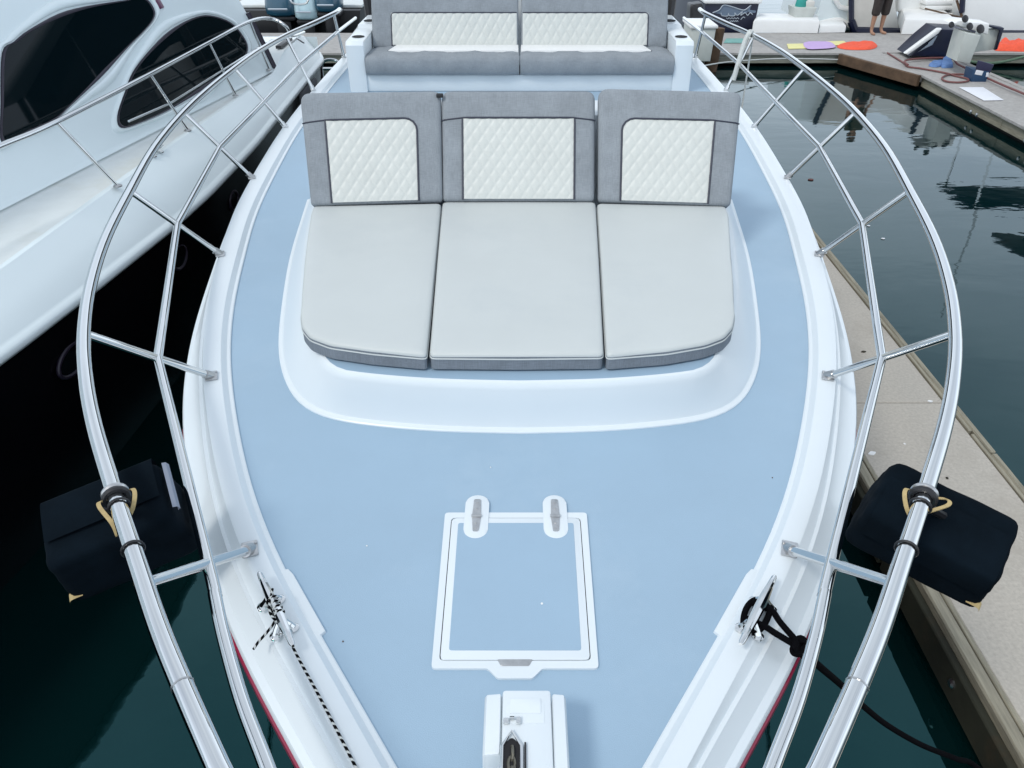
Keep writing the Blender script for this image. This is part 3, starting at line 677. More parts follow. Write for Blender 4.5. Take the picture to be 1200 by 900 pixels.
# ------------------------------------------------------------------ covered bags hung on the rail
def bag(s, lab, pix, ztop):
    q = rail_pt(*( (1080, 588) )); q = Vector((s * q.x, q.y, q.z)); k = min(range(len(rh)), key=lambda i: (Vector((s * rh[i].x, rh[i].y, rh[i].z)) - q).length)
    fl = lambda v: Vector((s * v.x, v.y, v.z)); d = (fl(rh[k + 1]) - fl(rh[k - 1])).normalized()
    c = thing('canvas_bag', (q.x, q.y, .10), lab, 'bag', 'black bags hanging on the bow rail')
    # outline as the bag lies, upper face sloping outwards and down
    top = [at(x, y, z) for x, y, z in pix]
    return c, q, d
def soft_box(c, ax, ay, az, sx, sy, sz, name, m, parent, seed=0, sag=.02, tap=.85):
    rnd = random.Random(seed); mb = MB(); n = 14; grid = {}
    def P(u, v, w):          # superellipsoid-ish box with sag and wrinkles
        p_ = 11.0
        l = (abs(u) ** p_ + abs(v) ** p_ + abs(w) ** p_) ** (1 / p_); u, v, w = u / l, v / l, w / l
        wr = 1 + .006 * math.sin(7 * u + 3 * v + seed) + .006 * math.sin(11 * v - 5 * w + seed * 2) + .005 * math.sin(13 * w + 6 * u)
        tt = lerp(1, tap, (w + 1) / 2)
        return c + ax * (u * sx / 2 * wr * tt) + ay * (v * sy / 2 * wr * tt) + az * (w * sz / 2 * wr - sag * (1 - u * u) * (w > .5) * .5)
    def V(u, v, w):
        k = (round(u, 4), round(v, 4), round(w, 4))
        if k not in grid: grid[k] = mb.b.verts.new(P(u, v, w))
        return grid[k]
    g_ = [-1 + 2 * i / n for i in range(n + 1)]
    for i in range(n):
        for j in range(n):
            a0, a1, b0, b1 = g_[i], g_[i + 1], g_[j], g_[j + 1]
            for sg in (-1, 1):
                for f in (lambda a, b: (a, b, sg), lambda a, b: (a, sg, b), lambda a, b: (sg, a, b)):
                    q = [V(*f(a0, b0)), V(*f(a1, b0)), V(*f(a1, b1)), V(*f(a0, b1))]
                    if len(set(q)) == 4:
                        try: mb.b.faces.new(q)
                        except ValueError: pass
    return mb.build(name, m, parent, ang=60)
def make_bag(s):
    fl = lambda v: Vector((s * v.x, v.y, v.z))
    q = rail_pt(1082, 582); kq = min(range(len(rh)), key=lambda i: (rh[i] - q).length)
    d = (rh[kq + 1] - rh[kq - 1]).normalized(); q = fl(q); d = fl(d)
    lab = 'boxy black canvas bag strapped over the right bow rail, above the concrete dock' if s > 0 else 'boxy black canvas bag with folded flap strapped over the left bow rail, above dark water'
    c = thing('canvas_bag', (q.x, q.y, .06), lab, 'bag', 'black canvas bags strapped to the bow rail')
    if s > 0: ctr = at(1092, 622, .20); A = (at(1170, 660, .16) - at(1015, 580, .22)).normalized(); ln = .375
    else: ctr = at(140, 620, .20); A = (at(70, 640, .16) - at(212, 580, .22)).normalized(); ln = .350
    up = Vector((0, 0, 1)); up = (up - A * up.dot(A)).normalized(); side = up.cross(A)
    tilt = Matrix.Rotation(R(20 if s > 0 else -14), 3, A); up = tilt @ up; side = tilt @ side
    soft_box(ctr, A, side, up, ln, .225, .20, 'bag_body', CANVAS, c, seed=3 if s > 0 else 5, tap=.9)
    if s < 0:
        ed = [ctr - A * (ln * .490) + side * t + up * .086 for t in (-.085, -.06, -.02, .02, .06, .075)]
        eb = MB(); eb.strip([[p + o for p in ed] for o in (A * .004 + up * .005, -A * .006 + up * .001, -A * .010 - up * .012, -A * .003 - up * .016)]); eb.build('lining', CANVASI, c)
    fl_ = MB(); fo_ = smooth_path([ctr + side * (-.117) + up * .01, ctr + side * -.114 + up * .085, ctr + side * -.09 + up * .104, ctr + side * .0 + up * .106, ctr + side * .03 + up * .104], 5)
    fl_.strip([[v + A * o for v in fo_] for o in (-ln * .42, -ln * .2, 0, ln * .2, ln * .42)]); fl_.build('flap', CANVAS, c)
    w3 = d.orthogonal().normalized(); v3 = d.cross(w3)
    ring = lambda o, r: [q + d * o + (w3 * math.cos(2 * math.pi * k / 24) + v3 * math.sin(2 * math.pi * k / 24)) * r for k in range(24)]
    MB().tube(ring(-.012, .0265), .007, 8, closed=True).build('clamp_ring', STEELD, c)
    MB().tube(ring(.004, .027), .008, 8, closed=True).build('clamp_collar', BLACK, c)
    MB().tube(ring(.040, .0245), .003, 6, closed=True).build('tie_band', BLACK, c)
    MB().tube(ring(.205, .0245), .003, 6, closed=True).build('tie_band', BLACK, c)
    for e in (-1, 1):
        nn = Vector((-d.y, d.x, 0)).normalized() * e
        if nn.x * s > 0: pp = [q + nn * .022 + d * .0, q + nn * .050 - d * .008 + Vector((0, 0, .004)), q + nn * .057 + d * .006, q + nn * .027 + d * .036 - Vector((0, 0, .01)), q - nn * .01 + d * .058 - Vector((0, 0, .034))] if s > 0 else [q + nn * .024 + d * .01, q + nn * .038 + d * .012 + Vector((0, 0, .004)), q + nn * .040 + d * .03, q + nn * .026 + d * .075 - Vector((0, 0, .02)), q + nn * .024 + d * .095 - Vector((0, 0, .045))]
        else: pp = [q + nn * .022 + d * .0, q + nn * .040 + d * .005 + Vector((0, 0, .004)), q + nn * .041 + d * .024, q + nn * .026 + d * .048 - Vector((0, 0, .02)), q + nn * .004 + d * .056 - Vector((0, 0, .045))]
        sp = smooth_path(pp, 5); mb = MB()
        mb.strip([[v + o for v in sp] for o in (nn * .005 + Vector((0, 0, .007)), nn * -.005 + Vector((0, 0, .008)), nn * -.005 + Vector((0, 0, .005)), nn * .005 + Vector((0, 0, .004)), nn * .005 + Vector((0, 0, .007)))])
        mb.build('strap', STRAP, c, ang=60)
    MB().tube([q - Vector((0, 0, .02)), ctr + up * .09], .012, 8).build('hanger', BLACK, c)
    end = ctr + A * (ln * .40) - up * .06 + side * (-.10 if s > 0 else .10)
    e2 = smooth_path([end, end + A * .03 - up * .0, end + A * .04 - up * .015], 4); mb = MB()
    mb.strip([[v + side * o for v in e2] for o in (-.012, .012)] ); mb.build('strap_end', STRAP, c)
    if s < 0:
        pa, pb, pc = ctr - A * (ln * .46) + side * .06 + up * .10, ctr - A * (ln * .51) - side * .02 + up * .06, ctr - A * (ln * .50) - side * .10 + up * .0
make_bag(1); make_bag(-1)

# ------------------------------------------------------------------ ropes
def rope(path, r, name, m, lab, parent=None, twist=None, n=10, cat='rope'):
    mb = MB()
    if twist: mb.tube(path, r, 8, mis=lambda i, k: 1 if ((i + k) % 8) < 3 else 0)
    else: mb.tube(path, r, n)
    o = mb.build(name, m, parent)
    if not parent: tag(o, lab, cat)
    return o
def dense_path(p, step):
    sp = smooth_path(p, 12); o = [sp[0]]; acc = 0
    for a, b in zip(sp, sp[1:]):
        L_ = (b - a).length; k = step - acc
        while k <= L_:
            o.append(a.lerp(b, k / L_)); k += step
        acc = (acc + L_) % step
    return o
ln_ = thing('braided_mooring_line', cL, 'black and white braided line tied round the left cleat', 'rope')
zr_ = .048
pA = [cL - dL * .055 + nL * .012 + Vector((0, 0, .012)), cL + dL * .02 - nL * .018 + Vector((0, 0, .01)), cL + dL * .09 + nL * .004 + Vector((0, 0, -.006)), at(345, 762, .055), at(372, 812, .045), at(396, 858, .042), at(420, 905, .04), at(455, 975, .04)]
rope(dense_path(pA, .0026), .0035, 'line', [ROPEB, ROPEW], '', ln_, twist=1)
pB = [cL + dL * .02 - nL * .0 + Vector((0, 0, .014)), at(322, 728, .07), at(312, 742, .050), at(303, 752, .043), at(297, 761, .040)]
rope(dense_path(pB, .0026), .0035, 'line', [ROPEB, ROPEW], '', ln_, twist=1)
turns = []
for k in range(49):
    t = k / 48; a = t * 2 * math.pi * 3.5
    turns.append(cL + dL * (-.032 + .064 * t) + nL * (.015 * math.cos(a)) + Vector((0, 0, -.003 + .016 * math.sin(a))))
rope(dense_path(turns, .0026), .0035, 'line', [ROPEB, ROPEW], '', ln_, twist=1)

lr = thing('mooring_line', cR, 'thick black mooring line looped on the right cleat and led over the side', 'rope')
eR = at(940, 757, .0); side_n = nR if nR.x > 0 else -nR
kc = at(938, 758, .035)
for t0, o_ in ((-.030, -.006), (.030, .006)):
    b0 = cR + dR_ * t0 + Vector((0, 0, -.022)); m_ = b0.lerp(kc, .5) + Vector((0, 0, .006)) + dR_ * o_ * .8
    rope(smooth_path([b0 - side_n * .026, b0 - side_n * .004, b0 + side_n * .030 + Vector((0, 0, .002)), m_, kc + dR_ * o_ * .6], 6), .0085, 'line', ROPEB, '', lr)
rope(smooth_path([cR + dR_ * t + side_n * q + Vector((0, 0, -.026)) for t, q in ((-.05, -.018), (-.02, -.03), (.02, -.028), (.05, -.016), (.05, .016), (.02, .026), (-.02, .026), (-.05, .018))], 5, closed=True), .0085, 'line', ROPEB, '', lr)
kn = []
for k in range(41):
    a = 2 * math.pi * k / 10; kn.append(kc + Vector((.020 * math.cos(a) * (1 - k / 90), .020 * math.sin(a) * .9 + .008 * (k / 20 - 1), .012 * math.sin(a * 1.5))))
rope(smooth_path(kn, 2), .0085, 'knot', ROPEB, '', lr)
fall = [kc, at(957, 778, -.09), at(985, 802, -.38), at(1010, 826, -.62), at(1040, 850, -.86), at(1080, 873, -1.02), at(1120, 889, -1.12), at(1150, 903, -1.19), Vector((XI - .01, 1.35, -1.21))]
rope(smooth_path(fall, 6), .0105, 'line', ROPEB, '', lr)

kx = rail_pt(880, 41)
wr_ = thing('white_rope', kx, 'white rope knotted on the right rail and hanging down', 'rope')
hang = [kx + Vector((-.02, -.02, .03)), kx + Vector((-.06, -.05, -.05)), kx + Vector((-.10, -.1, -.2)), kx + Vector((-.13, -.12, -.36))]
rope(smooth_path(hang, 6), .022, 'knot', ROPEW, '', wr_)
rope(smooth_path([kx + Vector((.03 * math.cos(k), .05 * math.sin(k * 1.2), .028 * math.sin(k))) for k in range(14)], 3), .013, 'knot', ROPEW, '', wr_)
rope([kx + Vector((.02, 0, 0)), kx + Vector((.015, -.02, -.75)), kx + Vector((.0, -.05, -1.5))], .008, 'line', ROPEW, '', wr_)
tag(rope(smooth_path([Vector((1.9, 8.9, .0)), atY(812, 79, 12.0), atY(850, 73, 14.5), atY(905, 69, 15.4), atY(950, 69, 15.6), atY(985, 70, 15.72)], 6), .011, 'stern_line', ROPEW, ''), 'thin pale line stretched low over water towards the far walkway', 'rope')

# ------------------------------------------------------------------ neighbouring boat on the left
nb = thing('motor_yacht', (-4.4, 5, ZW), 'white motor yacht with black hull and dark side windows, alongside at left', 'boat')
rubX = lambda y: interp(y, [(-3.2, -4.5), (-2.0, -3.9), (-.5, -3.42), (1, -2.98), (2.5, -2.60), (3.14, -2.483), (3.86, -2.421), (4.9, -2.352), (5.5, -2.312), (6.8, -2.30), (8.5, -2.339), (9.84, -2.372), (10.15, -2.48)])
rubZ = lambda y: interp(y, [(-3, -.2), (3.1, -.2), (4.9, -.255), (6.5, -.24), (8.5, -.18), (10.15, -.14)])
bulX = lambda y: interp(y, [(-3.2, -4.6), (-2, -4.05), (-.5, -3.6), (1, -3.15), (2.5, -2.80), (3.6, -2.68), (4.6, -2.655), (6, -2.61), (8.3, -2.49), (9.8, -2.53), (10.15, -2.62)])
basX = lambda y: min(bulX(y) - .06, -3.847 + .1567 * y - (0 if y > 2 else (2 - y) * .25))
ys = [-3.2 + 13.35 * k / 70 for k in range(71)]
hm = MB(); hm.strip([[Vector((lerp(rubX(y), -4.4, k), y + (1.0 * k * 1.4 if y < -1 else 0) * max(0, (-1 - y) / 2.2), lerp(rubZ(y) - .045, ZW - .2, f))) for y in ys] for f, k in ((0, .0), (.05, .01), (.3, .03), (.6, .06), (1, .12))])
hm.strip([[Vector((lerp(rubX(10.15), -6.2, u), 10.15, lerp(-.18, ZW - .2, f))) for u in (0, .5, 1)] for f in (0, 1)])
hm.build('hull', BLACKHULL, nb)
rb = MB(); rb.strip([[Vector((rubX(y) + o, y, rubZ(y) + z)) for y in ys] for o, z in ((-.02, -.062), (.022, -.057), (.034, -.035), (.022, -.008), (-.0, 0), (-.012, .012))])
rb.build('rub_rail', NBWHITE, nb, ang=60)
tp = MB(); prof = [(0, 1.0), (.03, .95), (.50, .47), (.90, .085), (.965, .012), (1.0, 0.0), (1.08, -.004)]
coam = lambda y: interp(y, [(8.2, 0), (8.8, .10), (9.6, .12), (10.15, .02)])
rows_ = [[Vector((lerp(rubX(y) - .006, bulX(y), f), y, z * rubZ(y) + coam(y) * max(0, f) ** 1.5)) for y in ys] for f, z in prof]
tp.strip(rows_)
tp.build('topside', NBWHITE, nb, ang=24)
ys2 = [y for y in ys if y <= 10.1]
sd_ = MB(); sd_.strip([[Vector((lerp(bulX(y) - .015, basX(y) if y < 8.55 else bulX(y) - .35, f), y, -.004 + coam(y) * (1 - f * .2) + (-.012 if 0 < f < 1 else 0))) for y in ys2] for f in (0, .06, .5, .94, 1)])
sd_.build('side_deck', NBDECK, nb, ang=50)
# stern quarter behind the cockpit
sq = MB(); sq.strip([[Vector((lerp(rubX(10.12), -6.3, u), 10.12 + .06 * math.sin(u * 3), z)) for u in (0, .1, .3, .6, 1)] for z in (-.20, -.05, .03)])
sq.strip([[Vector((lerp(bulX(10.1), -6.2, u), y, .03)) for u in (0, .1, .3, .6, 1)] for y in (9.75, 10.13)])
sq.build('stern', NBWHITE, nb, ang=50)
LEAN = .35
AB0 = -3.8472; AB1 = .15666
def on_cabin(px, py, off=0.0):
    d = (py - CY) / FPX; dn = SP + d * CP; fw = CP - d * SP; lx = (px - CX) / FPX
    t_ = (AB0 + off - LEAN * EYE) / (lx - AB1 * fw - LEAN * dn)
    return Vector((lx * t_, fw * t_, EYE - dn * t_))
aftY = lambda z: 8.47 - .10 * z - .05 * z * z
cab = MB(); zs = [0, .012, .03, .3, .6, .9, 1.2, 1.45, 1.6, 1.7, 1.75]
def cabrow(z):
    ye = aftY(z); ye0 = -1.0 + 1.6 * z; r_ = []
    for k in range(41):
        y = lerp(ye0, ye, k / 40); x = AB0 + AB1 * y - LEAN * z - (.9 * max(0, z - 1.35) ** 1.2 * 2.2) + (.02 * (1 - z / .03) if z < .03 else 0)
        r_.append(Vector((x, y, z)))
    return r_
cr = [cabrow(z) for z in zs]; cab.strip(cr)
cab.strip([cr[-1], [Vector((-4.6, v.y, 1.9)) for v in cr[-1]], [Vector((-6.0, v.y, 1.7)) for v in cr[-1]]])
cab.strip([[r_[-1] for r_ in cr], [r_[-1] + Vector((-.10, -.02, 0)) for r_ in cr], [r_[-1] + Vector((-.14, -.35, 0)) for r_ in cr]])      # aft return of the cabin side
cab.build('cabin', NBWHITE, nb, ang=40)
MB().tube([on_cabin(290, 15, .012), on_cabin(303, 40, .012), on_cabin(322, 80, .012)], .028, 8).build('cabin_pillar', GASKET, nb)
W1 = [(2, 120), (4, 62), (18, 49), (35, 36), (70, 18), (105, 8), (147, 1), (160, -2), (172, 1), (180, 14), (177, 25), (166, 38), (150, 54), (115, 91), (80, 125), (63, 140), (30, 155), (3, 166)]
W2 = [(138, 135), (147, 108), (157, 84), (175, 61), (199, 38), (224, 23), (245, 19), (269, 27), (283, 42), (289, 56), (283, 70), (259, 88), (224, 112), (196, 129), (165, 143), (143, 149)]
CN = Vector((1, -AB1, LEAN)).normalized()
def inset_loop(l, d):
    c = sum(l, Vector()) / len(l); return [p + (c - p).normalized() * d for p in l]
for W in (W1, W2):
    lp = smooth_path([on_cabin(*p, .0) for p in W], 4, closed=True)
    fr_ = MB(); fr_.strip([[p + CN * h for p in inset_loop(lp, i)] + [lp[0] * 0 + inset_loop(lp, i)[0] + CN * h] for i, h in ((-.014, -.004), (-.010, .010), (-.002, .013), (.004, .012), (.012, .010), (.016, .004))])
    fr = fr_.build('window', GASKET if W is W1 else GASKET, nb, ang=50, merge=.0002)
    pn_ = MB(); pv_ = [pn_.b.verts.new(p + CN * .008) for p in inset_loop(lp, .008)]; pn_.b.faces.new(pv_); pb = [pn_.b.verts.new(p - CN * .01) for p in inset_loop(lp, .008)]
    for i in range(len(pv_)): pn_.b.faces.new((pv_[i], pv_[(i + 1) % len(pv_)], pb[(i + 1) % len(pb)], pb[i]))
    pn_.build('pane', GLASS, fr)
    tm = MB(); tm.strip([[p + CN * h for p in inset_loop(lp, i)] + [inset_loop(lp, i)[0] + CN * h] for i, h in ((-.10, -.01), (-.085, .014), (-.05, .022), (-.032, .016), (-.028, .0))])
    tm.build('window_surround', NBWHITE, nb, ang=60, merge=.0002)
bd = on_cabin(186, 5, .0); MB().box(bd + CN * .004, (.02, .09, .07), Euler((0, R(-20), 0)), bev=.004).build('badge', PURPLE, nb)
# its rail
zt_ = .45
NS = [((138, 218), (66, 143)), ((220, 153), (176, 87)), ((276, 112), (245, 50)), ((315, 82), (293, 25))]
tops = []
def arc_down(a): return a
for i, (b, t) in enumerate(NS):
    B = at(b[0], b[1], .004 if i < 3 else .03); T = at(t[0], t[1], zt_ + .02 * i); tops.append(T)
    st_ = MB().tube([B, B.lerp(T, .5), T], .0115, 8).build('stanchion', STEEL, nb, ang=60)
    MB().lathe([(.028, 0), (.028, .006), (.016, .014)], (B.x, B.y, B.z - .002), 12).build('stanchion_base', STEELD, st_)
T0 = at(0, 171, zt_ - .02); ext = tops[0] + (T0 - tops[0]) * 2.2
end = [at(318, 22, .47), at(335, 31, .40), at(342, 42, .25), Vector((-2.52, 9.75, .14))]
MB().tube(smooth_path([ext + Vector((-.2, -1.4, -.02)), ext, T0] + tops + end, 6), .0155, 10).build('top_rail', STEEL, nb, ang=60)
m1 = [at(*NS[k][0], .0).lerp(tops[k], .5) for k in (1, 2, 3)]
MB().tube([m1[0] + Vector((-.10, -.5, -.0)), m1[0], m1[1], m1[2]], .008, 8).build('mid_rail', STEEL, nb, ang=60)
c0 = at(170, 183, .03); c1 = at(191, 170, .03); cleat(c0, c1, 'cleat', nb, 1.0, .002)
for (px, py, l_) in ((71, 411, .16), (194, 294, .12), (257, 229, .10)):
    pc = None
    for k in range(200):
        y = 3 + k * .03; xx = rubX(y)
        if pc is None and at(px, py, -.5).y < y: pc = Vector((lerp(rubX(y), -4.4, .026), y, -.55))
    o = []; po = MB()
    po.tube([pc + Vector((.012, l_ * math.cos(a), .075 * math.sin(a))) for a in [2 * math.pi * k / 24 for k in range(24)]], .012, 8, closed=True)
    pf = po.build('porthole', GASKET, nb)
    pg = MB(); pv_ = [pg.b.verts.new(pc + Vector((.012, (l_ - .008) * math.cos(a), .068 * math.sin(a)))) for a in [2 * math.pi * k / 24 for k in range(24)]]; pg.b.faces.new(pv_)
    pb = [pg.b.verts.new(v.co + Vector((-.03, 0, 0))) for v in pv_]
    for i in range(24): pg.b.faces.new((pv_[i], pv_[(i + 1) % 24], pb[(i + 1) % 24], pb[i]))
    pg.build('pane', GLASS, pf)
MB().flat([(-2.66, 9.0), (-2.60, 9.0), (-2.60, 9.5), (-2.66, 9.5)], .093, .125, bev=.004).build('coaming_pocket', BLACK, nb)
MB().tube([at(356, 50, .14), at(348, 45, .2), at(340, 51, .14)], .012, 6).build('stern_cleat', STEELD, nb)
# boarding ladder hoop and fender board in the gap
lad = thing('ladder', (-2.05, 13.0, ZW), 'bent steel ladder hoop standing in the gap between the sterns', 'ladder')
A0 = [(378, 92), (377, 76), (381, 71), (390, 70), (397, 74), (399, 88)]
MB().tube(smooth_path([atY(x, y, 12.0) for x, y in A0] , 4), .022, 8).build('hoop', STEEL, lad)
MB().tube([atY(378, 80, 12.0), atY(398, 80, 12.0)], .015, 8).build('rung', STEEL, lad)
MB().tube([atY(378, 92, 12.0), atY(378, 92, 12.0) + Vector((0, 0, -1.2))], .02, 8).build('leg', STEEL, lad)
MB().tube([atY(399, 88, 12.0), atY(399, 88, 12.0) + Vector((0, 0, -1.2))], .02, 8).build('leg', STEEL, lad)
fb = thing('fender_board', (-2.25, 8.2, -.6), 'grey board with dark slots hanging between the two hulls', 'fender board')
q0 = at(343, 118, -.42)
MB().box((-2.335, q0.y, -.46), (.04, .75, .42), bev=.03).build('board', GREYP, fb)
for (dy, dz, sx, sz) in ((-.12, -.06, .11, .09), (.22, .08, .03, .03)):
    MB().lathe([(1, 0), (.9, .01)], (0, 0, 0), 16).build('slot', HOLE, fb)
    o = fb.children[-1]; o.data.transform(Matrix.Translation((-2.314, q0.y + dy, -.46 + dz)) @ Matrix.Rotation(R(90), 4, 'Y') @ Matrix.Diagonal((sz, sx, 1, 1)))

# ------------------------------------------------------------------ far side: boats stern-to the walkway
def hull_box(name, x0, x1, y0, y1, z0, z1, m, parent, flare=.12, bev=.03):
    mb = MB(); pts = []
    mb.prism([(x0 + flare, z0), (x1 - flare, z0), (x1, z1), (x0, z1)], lambda u, v: Vector((u, y0, v)), lambda u, v: Vector((u, y1, v)), bev=bev, topbev=False)
    return mb.build(name, m, parent)
ob = thing('outboard_boat', (-5.3, 20.5, ZW), 'open boat with three outboard motors beyond the walkway, top left', 'boat')
hull_box('hull', -6.7, -3.6, 19.1, 25, ZW - .2, -.9, BLACK, ob)
MB().box((-5.1, 22.2, -.86), (3.0, 5.6, .06), bev=.01).build('deck', NBDECK, ob)
def outboard(px, py_bot, wpx, hgt, m, lab, tilt=0):
    B = atY(px, py_bot, 18.6); w_ = wpx / (FPX / (18.6 * 1.09)) ; o = None
    mb = MB(); prof = [(.80, 0), (.96, .08), (1.0, .3), (.96, .62), (.86, .86), (.6, .98), (.25, 1.0)]
    rings = []
    for r_, h_ in prof:
        ring = []
        for k in range(20):
            a = 2 * math.pi * k / 20; cx, sy = math.cos(a), math.sin(a); e = (abs(cx) ** 3.5 + abs(sy) ** 3.5) ** (-1 / 3.5)
            ring.append(Vector((B.x + cx * e * r_ * w_ / 2, 18.85 + sy * e * r_ * .36 + h_ * hgt * .12, B.z + h_ * hgt)))
        rings.append(ring)
    V = mb.strip(rings, closed_u=True); mb.b.faces.new(V[-1]); mb.b.faces.new(list(reversed(V[0])))
    root = mb.build('outboard_motor', m, ob, ang=50); root['label'] = lab
    MB().box((B.x, 18.9, B.z - .06), (w_ * .86, .55, .10), bev=.03).build('cowl_base', BLACK, root)
    MB().box((B.x, 18.95, B.z - .62), (w_ * .42, .34, 1.1), bev=.05, taper=1.15).build('midsection', BLACK, root)
    MB().tube([(B.x - w_ * .30, 18.44, B.z + hgt * .26), (B.x + w_ * .30, 18.44, B.z + hgt * .26)], .02, 6).build('cowl_trim', EMBLEM, root)
    return root, B, w_
outboard(329, 19, 31, .62, TEALC, 'dark teal outboard motor at the left')
r2, B2, w2 = outboard(359, 23, 24, .66, PALEBLUE, 'white and pale blue outboard motor between two dark ones')
outboard(384, 14, 26, .6, TEALC, 'dark teal outboard motor nearest the bench')
MB().tube(smooth_path([(B2.x - w2 * .45, 18.42, B2.z + .62), (B2.x - w2 * .38, 18.40, B2.z + .36), (B2.x + w2 * .2, 18.40, B2.z + .36), (B2.x + w2 * .36, 18.42, B2.z + .62)], 4), .022, 6).build('handle', STEEL, r2)
d2 = thing('neighbour_walkway', (-7.5, 22, ZD), 'pale timber dock beyond the outboard motors at top left', None, kind='structure')
for k in range(9): MB().box((-8.6, 18.6 + k * .95, ZD - .04), (3.6, .93, .08), bev=.008, seg=1).build('plank', WOODX, d2)
MB().box((-8.6, 22.6, ZD - .25), (3.4, 8.6, .32)).build('float', FLOAT, d2)

pil = thing('mooring_piling', (3.2, 15.4, ZW), 'brown timber stump beside the white dock box, near the right rail', 'piling')
pp = [atY(836, 62, 15.4), atY(843, 33, 15.4)]
MB().tube([(pp[0].x - .05, 15.45, ZW - .3), (pp[0].x, 15.45, ZD - .1), (pp[1].x, 15.45, pp[1].z)], [.13, .125, .115], 12).build('stump', BROWN, pil)
dbx = thing('dock_box', (2.7, 15.4, ZD), 'white dock box standing just off our boat\'s quarter', 'box')
qb = [atY(806, 70, 15.0), atY(840, 30, 15.0)]
hull_box('body', qb[0].x, qb[1].x, 15.0, 15.75, ZD, qb[1].z - .05, BUCKET, dbx, flare=.03)
MB().box(((qb[0].x + qb[1].x) / 2, 15.38, qb[1].z - .02), (qb[1].x - qb[0].x + .05, .82, .06), bev=.02).build('lid', WHITE, dbx)
bk = thing('covered_outboard', (2.6, 17.4, ZD), 'black covered outboard cowling next to the navy transom', 'outboard motor')
qb = [atY(806, 36, 17.2), atY(827, 4, 17.2)]
soft_box((qb[0] + qb[1]) / 2 + Vector((0, .2, 0)), Vector((1, 0, .12)).normalized(), Vector((0, 1, 0)), Vector((-.12, 0, 1)).normalized(), qb[1].x - qb[0].x, .5, qb[1].z - qb[0].z, 'cover', BLACK, bk, seed=2)
MB().box(((qb[0].x + qb[1].x) / 2, 17.3, ZD - .1 + .2), (.22, .3, .5), bev=.04).build('midsection', BLACK, bk)

# navy transom with a marlin emblem
nv = thing('fishing_boat', (4.4, 20, ZW), 'small fishing boat with navy transom bearing a pale marlin and script', 'boat')
TY = 18.35
p00, p11 = atY(826, 32, TY), atY(888, 4, TY)
hull_box('hull', p00.x - .05, p11.x + .03, TY, 24, ZW - .2, p11.z, NAVY, nv, flare=.05, bev=.01)
MB().box(((p00.x + p11.x) / 2, TY + 2.9, p11.z + .04), (p11.x - p00.x + .16, 5.9, .09), bev=.03).build('gunwale', WHITE, nv)
def stroke(pts, r, m, parent, name, Y):
    MB().tube(smooth_path([atY(x, y, Y) for x, y in pts], 4), r, 5).build(name, m, parent)
fy = TY - .004
fish = [(836, 15), (843, 11.5), (848, 6), (851, 6.5), (858, 8), (866, 11), (873, 11.8), (876, 12.2), (876, 14.6), (866, 17.5), (860, 18.4), (847, 18), (842, 16)]
fish2 = [(875, 12), (878, 8), (881, 5.5), (879.5, 9), (878.5, 11.5), (886, 12.5), (885, 15), (878, 14.8)]
mb = MB(); 
for F_ in (fish, fish2): mb.prism([tuple(atY(x, y, fy))[::2] for x, y in F_], lambda u, v: Vector((u, fy + .004, v)), lambda u, v: Vector((u, fy - .003, v)))
em = mb.build('emblem', mat('slate_emblem_paint', (.13, .18, .25), .5), nv)
stroke([(835, 15), (843, 11.5), (848, 6), (858, 8), (867, 11), (873, 11.5), (880, 6)], .012, EMBLEM, nv, 'emblem_line', fy - .01)
stroke([(845, 15), (846, 18.4), (853, 18.6), (853.5, 15.5), (855, 18.5), (861, 18.4), (861, 15), (864, 18), (870, 13.5), (868, 18), (873, 15), (876, 18), (879, 15), (882, 17)], .009, EMBLEM, nv, 'script_line', fy - .01)
for a, b, yy in ((851, 866, 21.5), (855, 865, 24.8)):
    stroke([(lerp(a, b, k / 9), yy + (.7 if k % 2 else -.7)) for k in range(10)], .007, EMBLEM, nv, 'script_line', fy - .01)
stroke([(868, 23), (871, 20), (873, 21)], .008, EMBLEM, nv, 'script_line', fy - .01)

def on_dock(px, py, z=ZD): return at(px, py, z)
def slab_item(name, quad, th, m, lab, cat, group=None, bev=.02, z=ZD + .008, lift=None):
    P = [at(x, y, z) for x, y in quad]; mb = MB()
    mb.prism([(p.x, p.y) for p in P], lambda u, v: Vector((u, v, z)), lambda u, v: Vector((u, v, z + th)), bev=min(bev, th * .45), seg=2)
    return tag(mb.build(name, m), lab, cat, group)
# loose white mattresses on the walkway
slab_item('sunpad', [(881, 38), (958, 39), (955, 31), (886, 30)], .26, WHITE, 'large white sunpad lying on the walkway by the navy transom', 'sunpad', 'white sunpads lying about the walkway', .05)
slab_item('sunpad', [(959, 38.5), (990, 38), (986, 32), (958, 33)], .15, WHITE, 'thin white sunpad next to the large one, dark strap at its corner', 'sunpad', 'white sunpads lying about the walkway', .04)
tb = thing('tool_tray', (5.9, 18.2, ZD), 'white tray with a teal bottle at the far edge of the walkway', 'tray')
q0, q1 = atY(929, 21, 18.3), atY(958, 9, 18.3)
hull_box('tray', q0.x, q1.x, 18.3, 18.8, q0.z, q1.z, BUCKET, tb, flare=.05)
MB().lathe([(.12, 0), (.13, .05), (.11, .18), (.05, .22), (.04, .27)], ((q0.x * .6 + q1.x * .4), 18.5, q1.z - .03), 12).build('bottle', TEALOBJ, tb)
MB().box(((q0.x * .35 + q1.x * .65), 18.55, q1.z + .04), (.28, .3, .16), bev=.03).build('bundle', OFFWHITE, tb)

